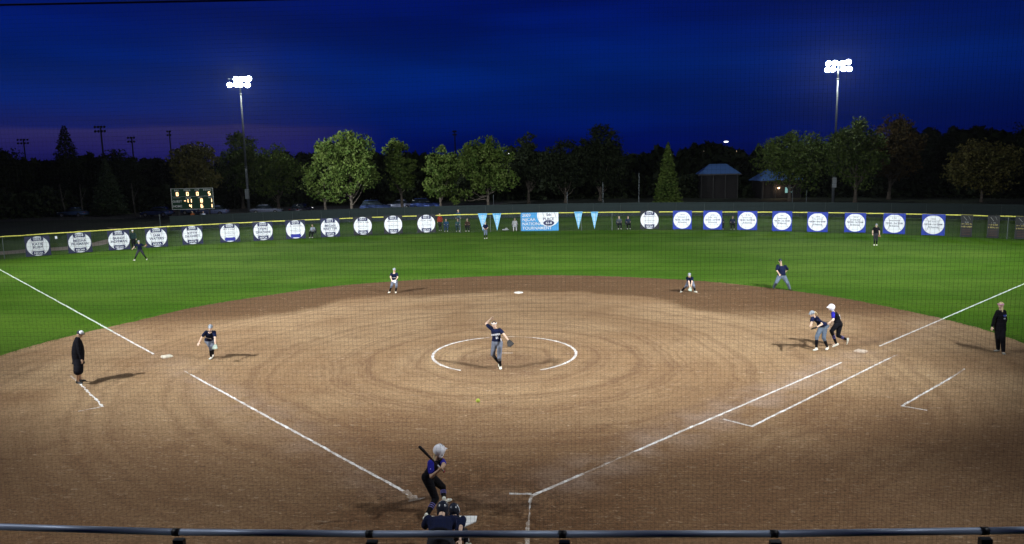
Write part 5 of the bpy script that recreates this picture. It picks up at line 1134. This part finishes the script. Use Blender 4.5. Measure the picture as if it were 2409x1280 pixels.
PEOPLE = {
 'pitcher': dict(label='pitcher in navy jersey number 21 with her throwing arm raised inside the chalk circle', top=NAVYF, bottom=GREYF, sock=SOCK, shoe=SHOEW, hair=HBR, tail=[(-.02, .05, -.06), (0, .02, -.10)], band=WHITEF, glove='b', glovemat=GLV, gn=(0, -1, .2), gs=1.15, hem=0,
                 front=(.12, -1, 0), feet=dict(a=(.15, -1, 0), b=(.05, -1, 0)), pitch=dict(a=1.0), **{'print': [('HARPER', .085, .66, WHITEF, {}), ('21', .10, .42, WHITEF, dict(dx=.03))]}, extra=[side_patch, collar]),
 'third_base': dict(label='third base player in navy jersey crouching with glove low, near the left base', top=NAVYF, bottom=GREYF, sock=SOCK, shoe=SHOEW, hat='visor', hatmat=CAPG, hair=HBR, glove='b', glovemat=GLVG, gn=(.2, -1, .1), hem=0, feet=dict(a=(.1, -1, 0), b=(.3, -1, 0)), extra=[collar], s=.97, **{'print': [('HARPER', .06, .62, WHITEF, {})]}),
 'shortstop': dict(label='shortstop bent forward with hands together, at the grass edge left of second base', top=NAVYF, bottom=GREYF, sock=SOCK, shoe=SHOEW, hat='visor', hatmat=CAPG, hair=HB, glove='b', glovemat=WHITEF, hem=0, feet=dict(a=(-.35, -1, 0), b=(.2, -1, 0)), extra=[collar], s=.95, **{'print': [('HARPER', .06, .62, WHITEF, {})]}),
 'second_base': dict(label='second base player squatting low with wide feet and glove on the dirt', top=NAVYF, bottom=GREYF, sock=SOCK, shoe=SHOEW, hat='visor', hatmat=CAPG, hair=HB, glove='b', glovemat=GLVG, hem=0, feet=dict(a=(-.5, -1, 0), b=(.5, -1, 0)), s=.95),
 'field_umpire': dict(label='field umpire in navy shirt and grey trousers, hands on belt, legs apart', top=NAVYF, topname='shirt', bottom=SLATE, shoe=SHOEB, hat='cap', hatmat=CAPD, leg=1.92, baggy=.018, fat=.055, sleeve=.85, belt=BLKF, hem=0, shw=.42, feet=dict(a=(-.35, -1, 0), b=(.35, -1, 0)), s=1.02),
 'first_base': dict(label='first base player in navy jersey leaning forward, beside the white helmeted runner', top=NAVYF, bottom=SLATE, sock=SOCK, shoe=SHOEW, hat='visor', hatmat=CAPG, hair=HB, tail=[(.06, .04, .0), (.08, .0, -.08)], glove='b', glovemat=GLV, gn=(-1, -.2, .2), hem=0, front=(-.75, -.65, 0), feet=dict(a=(-.8, -.6, 0), b=(-.5, -.8, 0))),
 'runner': dict(label='base runner in white helmet and black uniform pushing off first base', top=BLKF, bottom=BLKF, sock=SOCK, shoe=SHOEW, hat='helmet', hatmat=HELW, sleevemat=ROYF, hem=0, front=(-.95, -.3, 0), feet=dict(a=(-.8, .1, 0), b=(-.7, .1, 0)), pitch=dict(a=.5, b=1.35), extra=[sock_rings], **{'print': [('7', .2, .6, WHITEF, dict(back=True))]}),
 'first_coach': dict(label='blond coach in black hoodie and trousers standing at the right edge', top=BLKF, topname='hoodie', bottom=BLKF, shoe=mat('shoe_grey', (.25, .25, .22), .6), hair=HB, tail=[(-.03, -.10, -.10), (-.02, -.03, -.14), (0, 0, -.10)], band=VIOL, sleeve=1.92, leg=1.95, baggy=.012, hem=2, fat=.02, front=(-.6, -.8, 0), feet=dict(a=(-.9, -.4, 0), b=(-.3, -.95, 0)), **{'print': [('VY', .10, .78, mat('logo_blue', (.08, .15, .75), .6), {}), ('FA', .07, .60, WHITEF, {})]}, extra=[arm_patch('b')]),
 'third_coach': dict(label='coach in black jacket, black shorts and white fronted cap at the left', top=BLKF, topname='jacket', bottom=BLKF, legname='shorts', shoe=SHOEB, hat='cap', hatmat=CAPD, hatfront=CAPW, sleeve=1.9, leg=.96, baggy=.03, hem=2, fat=.075, front=(.95, -.3, 0), feet=dict(a=(.95, -.25, 0), b=(.95, .1, 0)), skin=SKIN[1], s=1.04, shw=.36),
 'batter': dict(label='batter in white helmet and black uniform waiting at the plate with a dark bat', top=BLKF, bottom=BLKF, sock=SOCK, shoe=SHOEW, hat='helmet', hatmat=HELW, sleevemat=ROYF, hair=HB, tail=[(-.02, -.03, -.10), (-.02, -.02, -.10)], hem=0, front=(.77, -.5, 0), feet=dict(a=(.75, .25, 0), b=(.7, .6, 0)), curl=1.5, extra=[sock_rings, arm_patch('a')], skin=SKIN[1]),
 'plate_umpire': dict(label='home plate umpire seen from behind in navy shirt, crouched', top=NAVYF, topname='shirt', bottom=FAB('charcoal', (.03, .032, .04)), shoe=SHOEB, hat='catcher', hatmat=HELD, leg=1.92, baggy=.02, fat=.05, sleeve=.8, belt=BLKF, hem=0, shw=.44, feet=dict(a=(-.2, 1, 0), b=(.2, 1, 0)), s=1.05),
 'catcher': dict(label='catcher squatting in dark helmet with white stripe and shin guards right of the umpire', top=NAVYF, bottom=FAB('charcoal', (.03, .032, .04)), sock=SOCK, shoe=SHOEW, hat='catcher', hatmat=HELD, stripe=1, glove='a', glovemat=GLVT, gn=(0, 1, 0), hem=0, feet=dict(a=(-.3, 1, 0), b=(.3, 1, 0)), s=.95, shw=.36, extra=[shin_guard, chest_guard]),
}
JB = {}
for nm, o_ in PEOPLE.items():
    rt, JB[nm] = figure(JOINTS[nm], o_); JB[nm]['root'] = rt.location.copy()
# the bat, held by the batter
kn = Vector((-.0, 0, 0)); b0 = JB['batter']['root']
h1 = b0 + (JB['batter']['wa'] + JB['batter']['wb'])/2
BT = tag(empty('softball_bat', h1), 'dark bat raised over the batter\'s shoulder', 'bat')
d = Vector(BATDIR).normalized(); U = d.orthogonal().normalized(); V_ = d.cross(U)
def rs(t, r_): return (d*t, U*r_, V_*r_)
mb = MB(); mb.loft([rs(.14, .0135), rs(.30, .016), rs(.45, .025), rs(.58, .0288), rs(.78, .0290), rs(.80, .020)], 16); mb.build('barrel', mat('bat_black', (.02, .02, .025), .25, .2), BT, True)
mb = MB(); mb.loft([rs(-.10, .0125), rs(.14, .0132)], 14); mb.build('handle', mat('bat_handle', (.55, .55, .58), .4), BT, True)
mb = MB(); mb.loft([rs(-.125, .010), rs(-.12, .025), rs(-.105, .025), rs(-.098, .014)], 14); mb.build('knob', mat('bat_knob', (.3, .03, .05), .4), BT, True)

# outfielders: upright or ready poses, built from a frame
def pose(x, y, face, h=1.68, crouch=0, spread=.22, arms='down', lean=0, step=(0, 0)):
    k = h/1.7; f = V3((face[0], face[1], 0)).normalized(); s_ = V3((-f.y, f.x, 0)) * (-1)
    if s_.x < 0: s_ = -s_
    hipz = (.92-crouch*.28)*k; hip = V3((0, 0, hipz)) - f*crouch*.18
    sh = hip + V3((0, 0, .48*k*math.cos(lean))) + f*(.48*k*math.sin(lean))
    J = dict(base=[x, y], face=[f.x, f.y, -.1])
    J['ha'], J['hb'] = hip - s_*.09, hip + s_*.09; J['sa'], J['sb'] = sh - s_*.17*k, sh + s_*.17*k
    J['neck'] = sh + V3((0, 0, .06)) + f*.03; J['head'] = sh + V3((0, 0, .20*k)) + f*(.05+.1*math.sin(lean))
    for t, q, st in (('a', -1, step[0]), ('b', 1, step[1])):
        an = s_*q*spread + f*st + V3((0, 0, .085)); J['an'+t] = an; hp = J['h'+t]
        J['k'+t] = hp.lerp(an, .5) + f*(.05 + crouch*.26)
        S_ = J['s'+t]
        if arms == 'down': J['e'+t] = S_ + s_*q*.07 + V3((0, 0, -.27*k)); J['w'+t] = J['e'+t] + f*.08 + V3((0, 0, -.23*k))
        elif arms == 'front': J['e'+t] = S_ + s_*q*.06 + f*.05 + V3((0, 0, -.26*k)); J['w'+t] = J['e'+t] + f*.20 - s_*q*.12 + V3((0, 0, -.08*k))
        elif arms == 'out': J['e'+t] = S_ + s_*q*.20 + V3((0, 0, -.20*k)); J['w'+t] = J['e'+t] + s_*q*.10 + f*.15 + V3((0, 0, .10*k if q > 0 else -.12))
        elif arms == 'lap': J['e'+t] = S_ + s_*q*.08 + f*.03 + V3((0, 0, -.26*k)); J['w'+t] = J['e'+t] + f*.23 - s_*q*.07 + V3((0, 0, .0))
    return {a: (list(b) if not isinstance(b, list) else b) for a, b in J.items()}
def seated(x, y, face, k=1.0):
    f = V3((face[0], face[1], 0)).normalized(); s_ = V3((-f.y, f.x, 0))
    if s_.x < 0: s_ = -s_
    J = dict(base=[x, y], face=[f.x, f.y, -.05]); hip = V3((0, 0, .50*k)); sh = hip + V3((0, 0, .46*k)) - f*.06
    J['ha'], J['hb'] = hip - s_*.09, hip + s_*.09; J['sa'], J['sb'] = sh - s_*.18*k, sh + s_*.18*k; J['neck'] = sh + V3((0, 0, .07)); J['head'] = sh + V3((0, 0, .21*k)) + f*.03
    for t, q in (('a', -1), ('b', 1)):
        J['k'+t] = J['h'+t] + f*.40*k + s_*q*.05 + V3((0, 0, .02)); J['an'+t] = J['k'+t] + f*.06 + V3((0, 0, .085-J['k'+t].z))
        J['e'+t] = J['s'+t] + s_*q*.07 + f*.04 + V3((0, 0, -.25*k)); J['w'+t] = J['e'+t] + f*.22 - s_*q*.06
    return {a: (list(b) if not isinstance(b, list) else b) for a, b in J.items()}
OF = dict(top=NAVYF, bottom=FAB('charcoal', (.03, .032, .04)), sock=SOCK, shoe=SHOEW, hat='visor', hatmat=CAPG, hem=0, far=True, vox=.018, glove='b', glovemat=GLVT)
figure(pose(-30.0, 42.4, (.45, -1), 1.66, .35, .42, 'out', .25), dict(OF, label='left fielder in dark uniform with legs spread wide on the grass', feet=dict(a=(-.2, -1, 0), b=(.6, -1, 0))))
figure(pose(-4.2, 54.8, (.1, -1), 1.66, .25, .10, 'front', .30, (.05, -.1)), dict(OF, bottom=SLATE, label='centre fielder in navy top and grey trousers in front of the first pennant'))
figure(pose(26.75, 45.0, (-.3, -1), 1.68, .02, .09, 'down', .08, (.08, -.08)), dict(OF, top=BLKF, label='right fielder in dark uniform walking alone on the right field grass'))
CHF = {}
def camp_chair(x, y, face, col, lab):
    f = V3((face[0], face[1], 0)).normalized(); rt = tag(empty('camp_chair', (x, y, 0), math.atan2(f.y, f.x) - PI/2), lab, 'chair', 'folding chairs behind the fence')
    c_ = FAB('chair_%s' % lab[:6].strip(), col)
    mb = MB(); mb.box((0, .02, .42), (.52, .46, .03)); mb.build('seat', c_, rt)
    mb = MB(); mb.box((0, -.24, .70), (.54, .03, .50), M3=Matrix.Rotation(R(-10), 3, 'X')); mb.build('backrest', c_, rt)
    for a in (-1, 1):
        for b in (-1, 1):
            mb = MB(); mb.tube((a*.27, b*.22, 0), (-a*.24 if b > 0 else a*.27, b*.22, .62 if b < 0 else .42), .013, .013, 6); mb.build('leg', DARK, rt)
        mb = MB(); mb.box((a*.30, 0, .62), (.06, .46, .03)); mb.build('armrest', c_, rt)
SP = dict(bottom=BLKF, shoe=SHOEW, far=True, vox=.022, leg=1.92, baggy=.01, sleeve=1.9, hem=1, topname='jacket', group='spectators behind the outfield fence')
def spectator(kind, x, y, top, lab, face=(.1, -1), chair=None, **k):
    a = dict(SP); a.update(k); a['top'] = top; a['label'] = lab
    J = seated(x, y, face) if kind == 'sit' else pose(x, y, face, k.get('h', 1.72), 0, .1, k.get('arms', 'down'))
    for q in ('h', 'arms'): a.pop(q, None)
    figure(J, a)
    if chair: camp_chair(x - face[0]*.02, y - face[1]*.02, face, chair[0], chair[1])
spectator('sit', -43.6, 44.9, FAB('dusk_blue', (.05, .06, .12)), 'seated spectator in blue grey behind the fence at the left edge', (.6, -.8), ((.04, .08, .10), 'teal folding chair at the left edge under a spectator'), bottom=FAB('denim_pale', (.35, .4, .5)))
spectator('stand', -35.2, 50.7, FAB('forest', (.02, .05, .05)), 'standing spectator in white cap behind the fence, left of the left fielder', (.4, -1), None, hat='cap', hatmat=CAPW, h=1.7)
spectator('sit', -21.6, 58.7, FAB('pale_jacket', (.30, .33, .40)), 'seated spectator in pale jacket between the eighth and ninth baseball banners', (-.1, -1), ((.03, .04, .05), 'dark folding chair between the eighth and ninth banners'), hair=HBR)
spectator('stand', -9.75, 64.0, FAB('red_coat', (.28, .025, .012)), 'standing spectator in a red jacket behind the fence', (.1, -1), None, hair=HB, h=1.76)
spectator('sit', -9.0, 63.2, FAB('blue_coat', (.02, .07, .16)), 'seated spectator in blue beside the red jacket', (.1, -1), ((.02, .05, .12), 'blue folding chair beside the red jacket'), hair=HBR, bottom=FAB('blue_trousers', (.02, .05, .12)))
spectator('stand', -8.3, 68.0, FAB('teal_coat', (.03, .07, .11)), 'tall spectator in teal standing farther back, head above the yellow cap', (.1, -1), None, hair=HB, h=1.9)
spectator('sit', -7.75, 63.0, FAB('teal_shirt', (.02, .07, .08)), 'seated spectator in dark teal in front of the tall standing one', (.1, -1), ((.02, .06, .07), 'teal folding chair below the tall standing spectator'), hair=HBR, bottom=FAB('teal_trousers', (.02, .05, .06)))
spectator('sit', -6.75, 62.8, FAB('brown_coat', (.05, .025, .015)), 'seated spectator in brown with white shoes left of the first pennant', (.1, -1), ((.03, .012, .008), 'dark brown folding chair left of the first pennant'), hair=HBR)
spectator('sit', -1.85, 62.6, WHITEF, 'small seated spectator in white left of the tournament banner', (.05, -1), ((.4, .42, .45), 'white folding chair left of the tournament banner'), hair=HBR, bottom=WHITEF)
spectator('sit', 8.75, 62.7, FAB('grey_coat', (.10, .12, .16)), 'seated spectator in grey, left one of the pair beside the last pennant', (.05, -1), ((.012, .02, .05), 'navy folding chair, left one of the pair beside the last pennant'), hair=HB, fat=.05)
spectator('sit', 9.65, 62.6, FAB('navy_coat', (.012, .02, .06)), 'seated spectator in navy, right one of the pair beside the last pennant', (.05, -1), ((.014, .02, .05), 'wide navy folding chair, right one of the pair'), hair=HBR, fat=.08)
spectator('sit', 18.55, 60.6, FAB('dim_blue', (.02, .03, .05)), 'dim seated spectator, left one between two royal blue banners', (-.2, -1), ((.02, .02, .03), 'dim folding chair between royal blue banners, left one'), hair=HBR)
spectator('sit', 19.55, 60.3, FAB('dim_navy', (.015, .02, .07)), 'dim seated spectator in navy, right one between two royal blue banners', (-.2, -1), ((.02, .02, .04), 'dim folding chair between royal blue banners, right one'), hair=HBR, fat=.05)
spectator('stand', -42.5, 77.0, FAB('orange_coat', (.30, .09, .03)), 'distant person in orange top in the dark left of the scoreboard', (.2, -1), None, h=1.75)
spectator('stand', -41.1, 77.0, FAB('white_shirt', (.5, .55, .7)), 'distant person in white shirt beside the orange one', (.2, -1), None, h=1.7)
# white item on the grass behind the fence, small cup sign on the fence
mb = MB(); mb.ellipsoid((0, 0, .10), (.38, 0, 0), (0, .22, 0), (0, 0, .08), 14, 7).ellipsoid((.08, 0, .20), (.14, 0, 0), (0, .12, 0), (0, 0, .10), 12, 6)
o = mb.voxel('equipment_bag', .02, WHITEF, None, 2); o.location = (-2.83, 62.9, 0); tag(o, 'low white bag lying on the grass behind the right left-hand pennant', 'bag')
o, w = banner_root('fence_notice', -40.3, -40.12, 'tiny white notice hanging on the fence between the two leftmost banners', 'sign')
mb = MB(); mb.box((0, 0, 1.48), (.17, .01, .24)); mb.build('sheet', WHITEV, o)
